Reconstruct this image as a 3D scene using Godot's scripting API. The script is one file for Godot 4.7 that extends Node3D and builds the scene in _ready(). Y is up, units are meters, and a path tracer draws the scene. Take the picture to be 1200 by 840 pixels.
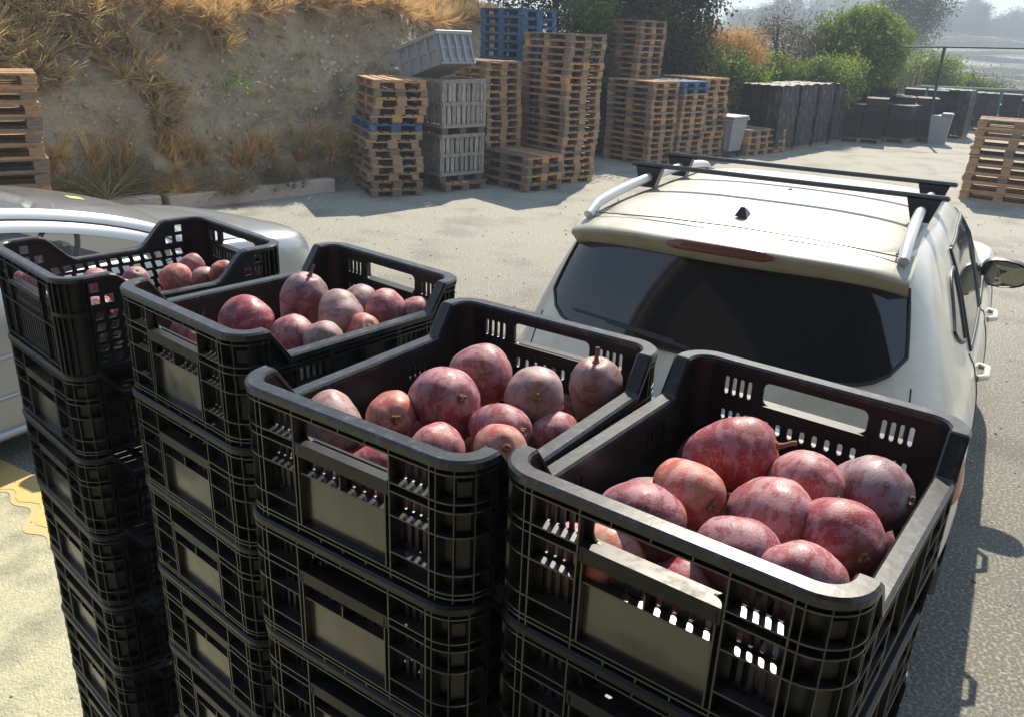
extends Node3D
# Fruit yard: stacked black crates of mangoes, a white car, pallets along an earth bank.

class Mb:
	var v := PackedVector3Array()
	var n := PackedVector3Array()
	var uv := PackedVector2Array()
	var c := PackedColorArray()
	var ix := PackedInt32Array()
	var col := Color(1, 1, 1)
	func vert(p: Vector3, nn: Vector3, t := Vector2.ZERO) -> int:
		v.append(p); n.append(nn); uv.append(t); c.append(col)
		return v.size() - 1
	func tri(a: Vector3, b: Vector3, d: Vector3) -> void:
		var nn := (d - a).cross(b - a)
		if nn.length_squared() < 1e-20: return
		nn = nn.normalized()
		var i := v.size()
		vert(a, nn); vert(b, nn); vert(d, nn)
		ix.append(i); ix.append(i + 1); ix.append(i + 2)
	func quad(a: Vector3, b: Vector3, d: Vector3, e: Vector3) -> void:
		var nn := (e - a).cross(b - a) + (b - d).cross(e - d)
		if nn.length_squared() < 1e-22: return
		nn = nn.normalized()
		var i := v.size()
		vert(a, nn, Vector2(0, 0)); vert(b, nn, Vector2(1, 0)); vert(d, nn, Vector2(1, 1)); vert(e, nn, Vector2(0, 1))
		ix.append_array(PackedInt32Array([i, i + 1, i + 2, i, i + 2, i + 3]))
	func hexa(p: Array) -> void:  # 8 corners: 0-3 bottom ring, 4-7 top ring, counter-clockwise from above
		quad(p[0], p[1], p[2], p[3])
		quad(p[7], p[6], p[5], p[4])
		for i in 4:
			var j := (i + 1) % 4
			quad(p[j], p[i], p[i + 4], p[j + 4])
	func box(lo: Vector3, hi: Vector3, t := Transform3D()) -> void:
		var p := []
		for y in [lo.y, hi.y]:
			p.append(t * Vector3(lo.x, y, hi.z)); p.append(t * Vector3(hi.x, y, hi.z)); p.append(t * Vector3(hi.x, y, lo.z)); p.append(t * Vector3(lo.x, y, lo.z))
		hexa(p)
	func bbox(lo: Vector3, hi: Vector3, b: float, t := Transform3D()) -> void:  # chamfered box
		var c0 := (lo + hi) * 0.5
		var h := (hi - lo) * 0.5
		var pts := {}
		for ax in 3:
			for sx in [-1, 1]:
				for s1 in [-1, 1]:
					for s2 in [-1, 1]:
						var q := Vector3.ZERO
						q[ax] = sx * h[ax]
						q[(ax + 1) % 3] = s1 * (h[(ax + 1) % 3] - b)
						q[(ax + 2) % 3] = s2 * (h[(ax + 2) % 3] - b)
						pts[[ax, sx, s1, s2]] = t * (c0 + q)
		var ctr := t * c0
		for ax in 3:
			for sx in [-1, 1]:
				oquad(ctr, pts[[ax, sx, -1, -1]], pts[[ax, sx, 1, -1]], pts[[ax, sx, 1, 1]], pts[[ax, sx, -1, 1]])
		for ax in 3:  # edges between face +ax and face +(ax+1)
			var b1 := (ax + 1) % 3
			for s0 in [-1, 1]:
				for s1 in [-1, 1]:
					# face ax sign s0: coords (b1, b2); face b1 sign s1: coords (b2, ax)
					oquad(ctr, pts[[ax, s0, s1, -1]], pts[[ax, s0, s1, 1]], pts[[b1, s1, 1, s0]], pts[[b1, s1, -1, s0]])
		for s0 in [-1, 1]:
			for s1 in [-1, 1]:
				for s2 in [-1, 1]:
					otri(ctr, pts[[0, s0, s1, s2]], pts[[1, s1, s2, s0]], pts[[2, s2, s0, s1]])
	func oquad(ctr: Vector3, a: Vector3, b: Vector3, d: Vector3, e: Vector3) -> void:
		var nn := (e - a).cross(b - a)
		if nn.dot((a + d) * 0.5 - ctr) >= 0.0: quad(a, b, d, e)
		else: quad(e, d, b, a)
	func otri(ctr: Vector3, a: Vector3, b: Vector3, d: Vector3) -> void:
		var nn := (d - a).cross(b - a)
		if nn.dot(a - ctr) >= 0.0: tri(a, b, d)
		else: tri(a, d, b)
	func grid(pts: Array, flip := false, closed := false) -> void:  # rows of equal length, smooth normals
		var rows := pts.size()
		var cols: int = pts[0].size()
		var base := v.size()
		var acc := PackedVector3Array()
		acc.resize(rows * cols)
		for r in rows - 1:
			for k in cols - 1:
				var a: Vector3 = pts[r][k]; var b: Vector3 = pts[r][k + 1]; var d: Vector3 = pts[r + 1][k + 1]; var e: Vector3 = pts[r + 1][k]
				var nn := (e - a).cross(b - a) + (b - d).cross(e - d)
				if flip: nn = -nn
				acc[r * cols + k] += nn; acc[r * cols + k + 1] += nn; acc[(r + 1) * cols + k + 1] += nn; acc[(r + 1) * cols + k] += nn
		if closed:
			for r in rows:
				var s := acc[r * cols] + acc[r * cols + cols - 1]
				acc[r * cols] = s; acc[r * cols + cols - 1] = s
		for r in rows:
			for k in cols:
				var q := acc[r * cols + k]
				vert(pts[r][k], q.normalized() if q.length_squared() > 1e-24 else Vector3.UP, Vector2(float(k) / (cols - 1), float(r) / (rows - 1)))
		for r in rows - 1:
			for k in cols - 1:
				var i := base + r * cols + k
				if flip: ix.append_array(PackedInt32Array([i, i + cols + 1, i + 1, i, i + cols, i + cols + 1]))
				else: ix.append_array(PackedInt32Array([i, i + 1, i + cols + 1, i, i + cols + 1, i + cols]))
	func tube(path: Array, rad, sides := 8, caps := true) -> void:  # rad: number or array
		var rows := []
		var up := Vector3.UP
		for i in path.size():
			var t: Vector3 = (path[mini(i + 1, path.size() - 1)] - path[maxi(i - 1, 0)]).normalized()
			if absf(t.dot(up)) > 0.95: up = Vector3.RIGHT if absf(t.x) < 0.9 else Vector3.FORWARD
			var s := t.cross(up).normalized()
			var w := s.cross(t).normalized()
			up = w
			var r: float = rad[i] if rad is Array else rad
			var row := []
			for k in sides + 1:
				var a := TAU * k / sides
				row.append(path[i] + (s * cos(a) + w * sin(a)) * r)
			rows.append(row)
		grid(rows, false, true)
		if caps:
			for e in [0, path.size() - 1]:
				for k in sides:
					if e == 0: tri(path[0], rows[0][k + 1], rows[0][k])
					else: tri(path[e], rows[e][k], rows[e][k + 1])
	func lathe(prof: Array, sides := 16, t := Transform3D()) -> void:  # Vector2(radius, y)
		var rows := []
		for q in prof:
			var row := []
			for k in sides + 1:
				var a := TAU * k / sides
				row.append(t * Vector3(q.x * cos(a), q.y, q.x * sin(a)))
			rows.append(row)
		grid(rows, false, true)
	func mesh() -> ArrayMesh:
		var a := []
		a.resize(Mesh.ARRAY_MAX)
		a[Mesh.ARRAY_VERTEX] = v; a[Mesh.ARRAY_NORMAL] = n; a[Mesh.ARRAY_TEX_UV] = uv; a[Mesh.ARRAY_COLOR] = c; a[Mesh.ARRAY_INDEX] = ix
		var m := ArrayMesh.new()
		m.add_surface_from_arrays(Mesh.PRIMITIVE_TRIANGLES, a)
		return m

const ORD := ["first", "second", "third", "fourth", "fifth", "sixth", "seventh", "eighth", "ninth", "tenth", "eleventh", "twelfth", "thirteenth", "fourteenth", "fifteenth", "sixteenth", "seventeenth", "eighteenth", "nineteenth", "twentieth", "twenty-first", "twenty-second", "twenty-third", "twenty-fourth", "twenty-fifth", "twenty-sixth"]
var used := {}
var M := {}
var rng := RandomNumberGenerator.new()

func numbered(called: String) -> String:
	var k: int = used.get(called, 0)
	used[called] = k + 1
	return called if k == 0 else "%s_%03d" % [called, k]

func tag(o: Node, label: String, category: String, group := "", kind := "") -> Node:
	o.set_meta("label", label)
	o.set_meta("category", category)
	if group: o.set_meta("group", group)
	if kind: o.set_meta("kind", kind)
	return o

func thing(called: String, label: String, category: String, at := Vector3.ZERO, turn := 0.0, group := "") -> Node3D:
	var o := Node3D.new()
	o.name = numbered(called)
	add_child(o, true)
	o.position = at
	o.rotation.y = turn
	tag(o, label, category, group)
	return o

func obj(called: String, mb, mat: Material, parent: Node = self) -> MeshInstance3D:
	var o := MeshInstance3D.new()
	o.name = numbered(called) if parent == self else called
	o.mesh = mb.mesh() if mb is Mb else mb
	o.material_override = mat
	parent.add_child(o, true)
	return o

func struct(called: String, mb, mat: Material) -> MeshInstance3D:
	var o := obj(called, mb, mat)
	o.set_meta("kind", "structure")
	return o

func dup(src: Node3D, label: String, group: String, at: Vector3, turn: float, tilt := Vector3.ZERO) -> Node3D:
	var o: Node3D = src.duplicate()
	o.name = numbered(src.get_meta("base_name"))
	add_child(o, true)
	o.position = at
	o.rotation = Vector3(tilt.x, turn, tilt.z)
	o.set_meta("label", label)
	o.set_meta("group", group)
	return o

func lin(r: float, g: float, b: float, a := 1.0) -> Color:
	var q := Color(r, g, b).linear_to_srgb()
	q.a = a
	return q

func mat(c: Color, rough := 0.7, metal := 0.0, spec := 0.5) -> StandardMaterial3D:
	var m := StandardMaterial3D.new()
	m.albedo_color = c
	m.roughness = rough
	m.metallic = metal
	m.metallic_specular = spec
	return m

func noise(seed_: int, freq: float, oct := 4, type := FastNoiseLite.TYPE_SIMPLEX_SMOOTH) -> FastNoiseLite:
	var f := FastNoiseLite.new()
	f.seed = seed_
	f.frequency = freq
	f.noise_type = type
	f.fractal_type = FastNoiseLite.FRACTAL_FBM
	f.fractal_octaves = oct
	return f

func grey(seed_: int, size: int, freq: float, oct := 4, type := FastNoiseLite.TYPE_SIMPLEX_SMOOTH) -> PackedByteArray:
	var im := noise(seed_, freq, oct, type).get_seamless_image(size, size)
	im.convert(Image.FORMAT_L8)
	return im.get_data()

func ramp_tex(bytes: PackedByteArray, size: int, stops: Array) -> ImageTexture:  # stops: [pos, linear Color-ish Vector3]
	var lut := PackedByteArray()
	for i in 256:
		var t := i / 255.0
		var a = stops[0]; var b = stops[stops.size() - 1]
		for k in stops.size() - 1:
			if t >= stops[k][0] and t <= stops[k + 1][0]:
				a = stops[k]; b = stops[k + 1]
		var f := clampf((t - a[0]) / maxf(b[0] - a[0], 1e-4), 0, 1)
		var q: Vector3 = a[1].lerp(b[1], f)
		var s := Color(q.x, q.y, q.z).linear_to_srgb()
		lut.append(int(clampf(s.r, 0, 1) * 255)); lut.append(int(clampf(s.g, 0, 1) * 255)); lut.append(int(clampf(s.b, 0, 1) * 255))
	var out := PackedByteArray()
	out.resize(size * size * 3)
	for i in size * size:
		var k := bytes[i] * 3
		out[i * 3] = lut[k]; out[i * 3 + 1] = lut[k + 1]; out[i * 3 + 2] = lut[k + 2]
	return ImageTexture.create_from_image(Image.create_from_data(size, size, false, Image.FORMAT_RGB8, out))

func height_tex(bytes: PackedByteArray, size: int) -> ImageTexture:
	return ImageTexture.create_from_image(Image.create_from_data(size, size, false, Image.FORMAT_L8, bytes))

func mixb(a: PackedByteArray, b: PackedByteArray, k: float) -> PackedByteArray:
	var o := PackedByteArray()
	o.resize(a.size())
	for i in a.size():
		o[i] = int(clampf(a[i] * (1.0 - k) + b[i] * k, 0, 255))
	return o

func tri_mat(tex: Texture2D, metres: float, rough: float, world := true, h: Texture2D = null, hs := 0.5) -> StandardMaterial3D:
	var m := mat(Color.WHITE, rough)
	m.albedo_texture = tex
	m.uv1_triplanar = true
	m.uv1_world_triplanar = world
	m.uv1_scale = Vector3.ONE / metres
	if h:
		m.heightmap_enabled = true
		m.heightmap_texture = h
		m.heightmap_scale = hs
	return m

func overlay(m: StandardMaterial3D, tex: Texture2D, metres: float) -> void:  # coarse pattern multiplied over the fine one
	m.detail_enabled = true
	m.detail_blend_mode = BaseMaterial3D.BLEND_MODE_MUL
	m.detail_uv_layer = BaseMaterial3D.DETAIL_UV_2
	m.detail_albedo = tex
	m.uv2_triplanar = true
	m.uv2_world_triplanar = m.uv1_world_triplanar
	m.uv2_scale = Vector3.ONE / metres

func gh(_x: float, z: float) -> float:  # the yard falls slightly away from the cars
	return 0.14 * (1.0 - smoothstep(5.0, 12.0, -z))

func materials() -> void:
	var n1 := grey(1, 512, 0.05, 4)
	var n2 := grey(2, 512, 0.12, 3)
	var n3 := grey(3, 512, 0.012, 5)
	var n4 := grey(4, 512, 0.2, 2, FastNoiseLite.TYPE_CELLULAR)
	var fine := mixb(n2, n4, 0.72)
	# coarse stain pattern that multiplies (light values)
	var blotch := ramp_tex(n3, 512, [[0.0, Vector3(0.55, 0.55, 0.56)], [0.4, Vector3(0.85, 0.85, 0.85)], [0.6, Vector3(1, 0.99, 0.97)], [1.0, Vector3(1, 0.97, 0.92)]])
	M.blotch = blotch
	# asphalt with pale aggregate
	var asp := ramp_tex(fine, 512, [[0.0, Vector3(0.12, 0.112, 0.097)], [0.36, Vector3(0.23, 0.217, 0.188)], [0.48, Vector3(0.295, 0.28, 0.242)], [0.58, Vector3(0.345, 0.328, 0.285)], [0.72, Vector3(0.50, 0.48, 0.425)], [1.0, Vector3(0.68, 0.655, 0.59)]])
	M.asphalt = tri_mat(asp, 1.5, 0.75, true, height_tex(fine, 512), 0.35)
	overlay(M.asphalt, ramp_tex(n3, 512, [[0.0, Vector3(0.66, 0.66, 0.67)], [0.30, Vector3(0.82, 0.82, 0.82)], [0.45, Vector3(0.96, 0.96, 0.96)], [1.0, Vector3(1, 1, 0.99)]]), 7.0)
	M.asphalt.metallic_specular = 0.22
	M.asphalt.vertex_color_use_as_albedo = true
	var con := ramp_tex(mixb(n1, n2, 0.4), 512, [[0.0, Vector3(0.30, 0.285, 0.185)], [0.5, Vector3(0.40, 0.385, 0.26)], [1.0, Vector3(0.50, 0.48, 0.34)]])
	M.concrete = tri_mat(con, 0.8, 0.8, true, height_tex(mixb(n1, n2, 0.6), 512), 0.5)
	overlay(M.concrete, blotch, 1.7)
	var yel := ramp_tex(mixb(n1, n2, 0.5), 512, [[0.0, Vector3(0.45, 0.42, 0.29)], [0.40, Vector3(0.5, 0.43, 0.25)], [0.47, Vector3(0.60, 0.38, 0.10)], [1.0, Vector3(0.66, 0.40, 0.10)]])
	M.yellow = tri_mat(yel, 0.5, 0.8)
	var kerb := ramp_tex(mixb(n1, n3, 0.5), 512, [[0.0, Vector3(0.32, 0.25, 0.21)], [0.5, Vector3(0.46, 0.38, 0.32)], [1.0, Vector3(0.58, 0.50, 0.42)]])
	M.kerb = tri_mat(kerb, 1.1, 0.85, true, height_tex(n2, 512), 0.6)
	# bank earth
	var soil_b := mixb(n1, n3, 0.5)
	var soil := ramp_tex(soil_b, 512, [[0.0, Vector3(0.20, 0.145, 0.085)], [0.40, Vector3(0.36, 0.28, 0.18)], [0.62, Vector3(0.45, 0.36, 0.245)], [1.0, Vector3(0.54, 0.45, 0.325)]])
	M.soil = tri_mat(soil, 1.9, 0.95, true, height_tex(mixb(soil_b, fine, 0.45), 512), 9.0)
	overlay(M.soil, blotch, 5.3)
	M.field = tri_mat(ramp_tex(n1, 512, [[0.0, Vector3(0.2, 0.13, 0.06)], [0.5, Vector3(0.32, 0.22, 0.1)], [1.0, Vector3(0.42, 0.31, 0.16)]]), 2.5, 0.95)
	M.hill = tri_mat(ramp_tex(mixb(n1, n3, 0.5), 512, [[0.0, Vector3(0.05, 0.06, 0.035)], [0.45, Vector3(0.11, 0.10, 0.065)], [0.58, Vector3(0.22, 0.175, 0.125)], [1.0, Vector3(0.32, 0.255, 0.19)]]), 22.0, 0.95)
	# wood, four tones
	var grain := FastNoiseLite.new()
	grain.seed = 9
	grain.frequency = 0.02
	grain.fractal_octaves = 4
	var gb := grain.get_seamless_image(256, 256)
	gb.convert(Image.FORMAT_L8)
	var gd := gb.get_data()
	M.wood = []
	var tones := [Vector3(0.36, 0.215, 0.108), Vector3(0.29, 0.185, 0.105), Vector3(0.20, 0.145, 0.10), Vector3(0.42, 0.225, 0.10), Vector3(0.16, 0.115, 0.08)]
	for t in tones:
		var m := tri_mat(ramp_tex(mixb(gd, gd, 0), 256, [[0.0, t * 0.55], [0.5, t], [1.0, t * 1.35]]), 0.45, 0.85, false)
		m.uv1_scale = Vector3(1.2, 9.0, 3.0)
		M.wood.append(m)
	var gt := Vector3(0.24, 0.215, 0.185)
	M.grey_wood = tri_mat(ramp_tex(gd, 256, [[0.0, gt * 0.5], [0.5, gt], [1.0, gt * 1.4]]), 0.5, 0.9, false)
	M.grey_wood.uv1_scale = Vector3(5, 1.2, 5)
	M.grey_wood2 = tri_mat(ramp_tex(gd, 256, [[0.0, gt * 0.7], [0.5, gt * 1.35], [1.0, gt * 1.8]]), 0.5, 0.9, false)
	M.grey_wood2.uv1_scale = Vector3(5, 1.2, 5)
	M.dark_wood = tri_mat(ramp_tex(gd, 256, [[0.0, Vector3(0.05, 0.04, 0.035)], [1.0, Vector3(0.15, 0.12, 0.1)]]), 0.5, 0.9, false)
	M.blue_wood = tri_mat(ramp_tex(mixb(gd, gd, 0), 256, [[0.0, Vector3(0.02, 0.05, 0.10)], [0.5, Vector3(0.035, 0.095, 0.19)], [1.0, Vector3(0.07, 0.15, 0.26)]]), 0.6, 0.75, false)
	# black moulded plastic
	M.plastic = mat(lin(0.009, 0.0095, 0.0105), 0.36, 0.0, 0.42)
	var pn := height_tex(n1, 512)
	M.plastic.roughness_texture = ramp_tex(mixb(n1, n3, 0.5), 512, [[0.0, Vector3(0.10, 0.10, 0.10)], [0.5, Vector3(0.15, 0.15, 0.15)], [1.0, Vector3(0.30, 0.30, 0.30)]])
	M.plastic.roughness = 1.0
	M.plastic.uv1_triplanar = true
	M.plastic.uv1_scale = Vector3.ONE / 0.35
	# the rims are scuffed and dusty
	var scuff := grey(21, 512, 0.035, 5)
	M.rim = tri_mat(ramp_tex(mixb(scuff, n2, 0.35), 512, [[0.0, Vector3(0.013, 0.013, 0.015)], [0.5, Vector3(0.018, 0.019, 0.021)], [0.64, Vector3(0.035, 0.036, 0.038)], [0.75, Vector3(0.07, 0.07, 0.07)], [1.0, Vector3(0.14, 0.14, 0.135)]]), 0.4, 0.29, false, height_tex(scuff, 512), 0.012)
	M.rim.metallic_specular = 0.46
	M.rib = mat(lin(0.022, 0.022, 0.021), 0.3, 0.0, 0.6)
	M.panel = mat(lin(0.036, 0.034, 0.028), 0.24, 0.0, 0.7)
	M.panel.heightmap_enabled = true
	M.panel.heightmap_texture = height_tex(grey(31, 256, 0.008, 2), 256)
	M.panel.heightmap_scale = 0.25
	M.panel.uv1_triplanar = true
	M.panel.uv1_scale = Vector3.ONE * 4.0
	M.far_plastic = mat(lin(0.011, 0.012, 0.014), 0.5, 0.0, 0.3)
	M.far_plastic2 = mat(lin(0.02, 0.021, 0.023), 0.55, 0.0, 0.3)
	# cars
	var dust := ramp_tex(mixb(n3, n1, 0.25), 512, [[0.0, Vector3(0.46, 0.41, 0.29)], [0.38, Vector3(0.54, 0.505, 0.40)], [0.52, Vector3(0.61, 0.59, 0.515)], [1.0, Vector3(0.64, 0.625, 0.57)]])
	M.white_paint = tri_mat(dust, 1.6, 0.38, false)
	M.white_paint.clearcoat_enabled = true
	M.white_paint.clearcoat = 0.7
	M.white_paint.clearcoat_roughness = 0.12
	M.roof_paint = tri_mat(ramp_tex(mixb(n3, n1, 0.25), 512, [[0.0, Vector3(0.27, 0.235, 0.16)], [0.4, Vector3(0.32, 0.295, 0.225)], [0.55, Vector3(0.355, 0.34, 0.285)], [1.0, Vector3(0.375, 0.368, 0.33)]]), 1.3, 0.45, false)
	M.roof_paint.clearcoat_enabled = true
	M.roof_paint.clearcoat = 0.3
	M.roof_paint.clearcoat_roughness = 0.3
	M.silver_paint = mat(lin(0.36, 0.38, 0.40), 0.34, 0.55)
	M.silver_paint.clearcoat_enabled = true
	M.silver_paint.clearcoat = 0.8
	M.silver_paint.clearcoat_roughness = 0.06
	M.roof_silver = mat(lin(0.17, 0.17, 0.165), 0.42, 0.3)
	M.yellow_worn = tri_mat(ramp_tex(mixb(n1, n2, 0.6), 512, [[0.0, Vector3(0.36, 0.33, 0.21)], [0.47, Vector3(0.43, 0.38, 0.22)], [0.53, Vector3(0.56, 0.39, 0.14)], [1.0, Vector3(0.60, 0.40, 0.13)]]), 0.4, 0.8)
	M.dark_glass = mat(lin(0.006, 0.008, 0.011), 0.045, 0.0, 0.62)
	M.side_glass = mat(lin(0.05, 0.055, 0.06), 0.05, 0.0, 0.6)
	M.clear_glass = mat(lin(0.05, 0.055, 0.06, 0.42), 0.03, 0.0, 0.3)
	M.clear_glass.transparency = BaseMaterial3D.TRANSPARENCY_ALPHA
	M.dusty_glass = mat(lin(0.15, 0.15, 0.14, 0.5), 0.2, 0.0, 0.35)
	M.dusty_glass.transparency = BaseMaterial3D.TRANSPARENCY_ALPHA
	M.chrome = mat(lin(0.7, 0.71, 0.72), 0.2, 0.9)
	M.rail = mat(lin(0.60, 0.61, 0.62), 0.34, 0.45)
	M.black_trim = mat(lin(0.015, 0.016, 0.018), 0.45)
	M.rubber = mat(lin(0.02, 0.02, 0.021), 0.8)
	M.bar = mat(lin(0.06, 0.062, 0.066), 0.2, 0.6)
	M.red_lens = mat(lin(0.30, 0.015, 0.015), 0.08)
	M.dark_red_lens = mat(lin(0.15, 0.05, 0.045), 0.2)
	M.mirror = mat(lin(0.16, 0.175, 0.17), 0.02, 1.0)
	M.seat = mat(lin(0.16, 0.16, 0.14), 0.9)
	M.dash = mat(lin(0.30, 0.30, 0.25), 0.8)
	M.sticker = mat(lin(0.65, 0.6, 0.08), 0.6)
	M.gap = mat(lin(0.02, 0.02, 0.02), 0.8)
	M.steel = mat(lin(0.35, 0.36, 0.37), 0.45, 0.7)
	# containers and odds
	M.bin_grey = tri_mat(ramp_tex(n1, 512, [[0.0, Vector3(0.14, 0.14, 0.145)], [1.0, Vector3(0.30, 0.30, 0.31)]]), 0.9, 0.6, false)
	M.grey_crate = mat(lin(0.26, 0.265, 0.275), 0.5)
	M.film = tri_mat(ramp_tex(mixb(n3, n1, 0.3), 512, [[0.0, Vector3(0.010, 0.011, 0.013)], [0.52, Vector3(0.018, 0.02, 0.023)], [0.62, Vector3(0.06, 0.063, 0.07)], [1.0, Vector3(0.22, 0.23, 0.25)]]), 1.3, 0.5, false)
	M.film.metallic_specular = 0.3
	M.film.uv1_scale = Vector3(1.6, 0.42, 1.6)
	M.green_panel = mat(lin(0.02, 0.10, 0.07), 0.6)
	M.pole = mat(lin(0.03, 0.032, 0.035), 0.6, 0.2)
	M.bark = tri_mat(ramp_tex(n1, 512, [[0.0, Vector3(0.03, 0.024, 0.018)], [1.0, Vector3(0.12, 0.095, 0.07)]]), 0.6, 0.95)
	M.reed = mat(lin(0.30, 0.22, 0.13), 0.9)
	M.leaf = mat(Color.WHITE, 0.6)
	M.leaf.vertex_color_use_as_albedo = true
	M.leaf.backlight_enabled = true
	M.leaf.backlight = lin(0.75, 0.8, 0.35)
	M.straw = mat(Color.WHITE, 0.8)
	M.straw.vertex_color_use_as_albedo = true
	M.straw.backlight_enabled = true
	M.straw.backlight = lin(0.7, 0.6, 0.4)
	M.stone = mat(Color.WHITE, 0.9)
	M.stone.vertex_color_use_as_albedo = true
	M.stem = tri_mat(ramp_tex(n2, 512, [[0.0, Vector3(0.07, 0.035, 0.02)], [0.5, Vector3(0.20, 0.10, 0.045)], [1.0, Vector3(0.42, 0.25, 0.12)]]), 0.06, 0.9, false)
	mango_skins()

func mango_skins() -> void:
	# skin painted over the fruit: u runs round, v from the tip to the stalk
	var S := 512
	M.skins = []
	var looks := [  # base, blush, bloom, green, share of blush, share of bloom
		[Vector3(0.27, 0.075, 0.09), Vector3(0.28, 0.022, 0.032), Vector3(0.46, 0.235, 0.255), Vector3(0.24, 0.14, 0.11), 0.50, 0.50],
		[Vector3(0.32, 0.095, 0.105), Vector3(0.34, 0.03, 0.036), Vector3(0.52, 0.27, 0.275), Vector3(0.29, 0.17, 0.12), 0.50, 0.46],
		[Vector3(0.20, 0.085, 0.10), Vector3(0.20, 0.035, 0.05), Vector3(0.36, 0.245, 0.265), Vector3(0.21, 0.17, 0.125), 0.56, 0.47],
		[Vector3(0.42, 0.115, 0.085), Vector3(0.50, 0.065, 0.035), Vector3(0.56, 0.30, 0.26), Vector3(0.42, 0.22, 0.11), 0.46, 0.55],
		[Vector3(0.26, 0.14, 0.13), Vector3(0.26, 0.06, 0.062), Vector3(0.41, 0.29, 0.275), Vector3(0.27, 0.235, 0.15), 0.58, 0.46],
		[Vector3(0.29, 0.06, 0.075), Vector3(0.32, 0.016, 0.026), Vector3(0.49, 0.22, 0.235), Vector3(0.28, 0.12, 0.09), 0.43, 0.57]]
	for k in looks.size():
		var L = looks[k]
		var big := grey(100 + k, S, 0.007, 3)
		var mid := grey(200 + k, S, 0.013, 6)
		var mid2 := grey(250 + k, S, 0.013, 6)
		var cell := grey(300 + k, S, 0.055, 1, FastNoiseLite.TYPE_CELLULAR)
		var fin := grey(400 + k, S, 0.11, 3)
		var out := PackedByteArray()
		out.resize(S * S * 3)
		var rgh := PackedByteArray()
		rgh.resize(S * S)
		for y in S:
			var vv := float(y) / S
			var stalk := smoothstep(0.80, 1.0, vv)
			for x in S:
				var i := y * S + x
				var b := big[i] / 255.0
				var m1 := mid[i] / 255.0
				var m2 := mid2[i] / 255.0
				var f := fin[i] / 255.0
				var q: Vector3 = L[0]
				q = q.lerp(L[3], clampf((0.42 - b) * 3.0, 0, 0.75))
				q = q.lerp(L[0] * 1.0 + Vector3(0.05, 0.02, 0.01), clampf((b - 0.5) * 2.0, 0, 1))
				# powdery bloom, rubbed off in irregular patches where the red skin shows
				var bloom := smoothstep(L[5] - 0.14, L[5] + 0.03, m1 * 0.85 + f * 0.15)
				q = q.lerp(L[2] * Vector3(0.94, 0.97, 1.06), bloom * 0.66)
				var rub := smoothstep(L[4] + 0.085, L[4] + 0.115, m2 * 0.88 + f * 0.12) * (0.55 + 0.45 * m1)
				q = q.lerp(L[1], rub * 0.85)
				# lenticels
				if cell[i] < 24: q = q.lerp(Vector3(0.50, 0.33, 0.27), 0.28 * (1.0 - rub * 0.5))
				# sap stains and russet
				var stain := smoothstep(0.70, 0.76, f * 0.5 + m2 * 0.5) * smoothstep(0.45, 0.6, b)
				q = q.lerp(Vector3(0.12, 0.06, 0.04), stain * 0.7)
				q = q.lerp(Vector3(0.35, 0.22, 0.13), stalk * 0.35)
				# flaked bloom: small pale scabs with hard edges
				var flake := smoothstep(0.66, 0.69, m2 * 0.35 + f * 0.65)
				q = q.lerp(Vector3(0.60, 0.42, 0.41), flake * 0.28)
				q *= 0.74 + 0.28 * f
				var s := Color(q.x, q.y, q.z).linear_to_srgb()
				out[i * 3] = int(clampf(s.r, 0, 1) * 255); out[i * 3 + 1] = int(clampf(s.g, 0, 1) * 255); out[i * 3 + 2] = int(clampf(s.b, 0, 1) * 255)
				rgh[i] = int(clampf(0.60 - 0.20 * rub - 0.05 * f, 0, 1) * 255)
		var m := mat(Color.WHITE, 1.0, 0.0, 0.45)
		m.albedo_texture = ImageTexture.create_from_image(Image.create_from_data(S, S, false, Image.FORMAT_RGB8, out))
		m.roughness_texture = height_tex(rgh, S)
		m.heightmap_enabled = true
		m.heightmap_texture = height_tex(fin, S)
		m.heightmap_scale = 0.02
		M.skins.append(m)

# ---- black plastic crates -------------------------------------------------
const CW := 0.4    # front width
const CD := 0.5    # depth
const CR := 0.05   # corner radius
const WALL := 0.016

func hole_cell(mb: Mb, f: Callable, u0: float, u1: float, v0: float, v1: float, hole: PackedVector2Array, k: int, o1: float, o2: float) -> void:
	# rectangle with a hole given as 4 corner runs of k points (lower left, lower right, upper right, upper left)
	var rc := [Vector2(u0, v0), Vector2(u1, v0), Vector2(u1, v1), Vector2(u0, v1)]
	for side in 2:
		var o := o1 if side == 0 else o2
		for q in 4:
			var cq: Vector2 = rc[q]
			var cn: Vector2 = rc[(q + 1) % 4]
			var C0: Vector3 = f.call(cq.x, cq.y, o)
			var C1: Vector3 = f.call(cn.x, cn.y, o)
			for j in k - 1:
				var a := hole[q * k + j]; var b := hole[q * k + j + 1]
				if side == 0: mb.tri(C0, f.call(b.x, b.y, o), f.call(a.x, a.y, o))
				else: mb.tri(C0, f.call(a.x, a.y, o), f.call(b.x, b.y, o))
			var a1 := hole[q * k + k - 1]; var b1 := hole[((q + 1) % 4) * k]
			if side == 0: mb.quad(C0, f.call(a1.x, a1.y, o), f.call(b1.x, b1.y, o), C1)
			else: mb.quad(C1, f.call(b1.x, b1.y, o), f.call(a1.x, a1.y, o), C0)
	var nh := hole.size()
	for j in nh:
		var a := hole[j]; var b := hole[(j + 1) % nh]
		mb.quad(f.call(a.x, a.y, o1), f.call(a.x, a.y, o2), f.call(b.x, b.y, o2), f.call(b.x, b.y, o1))

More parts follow.
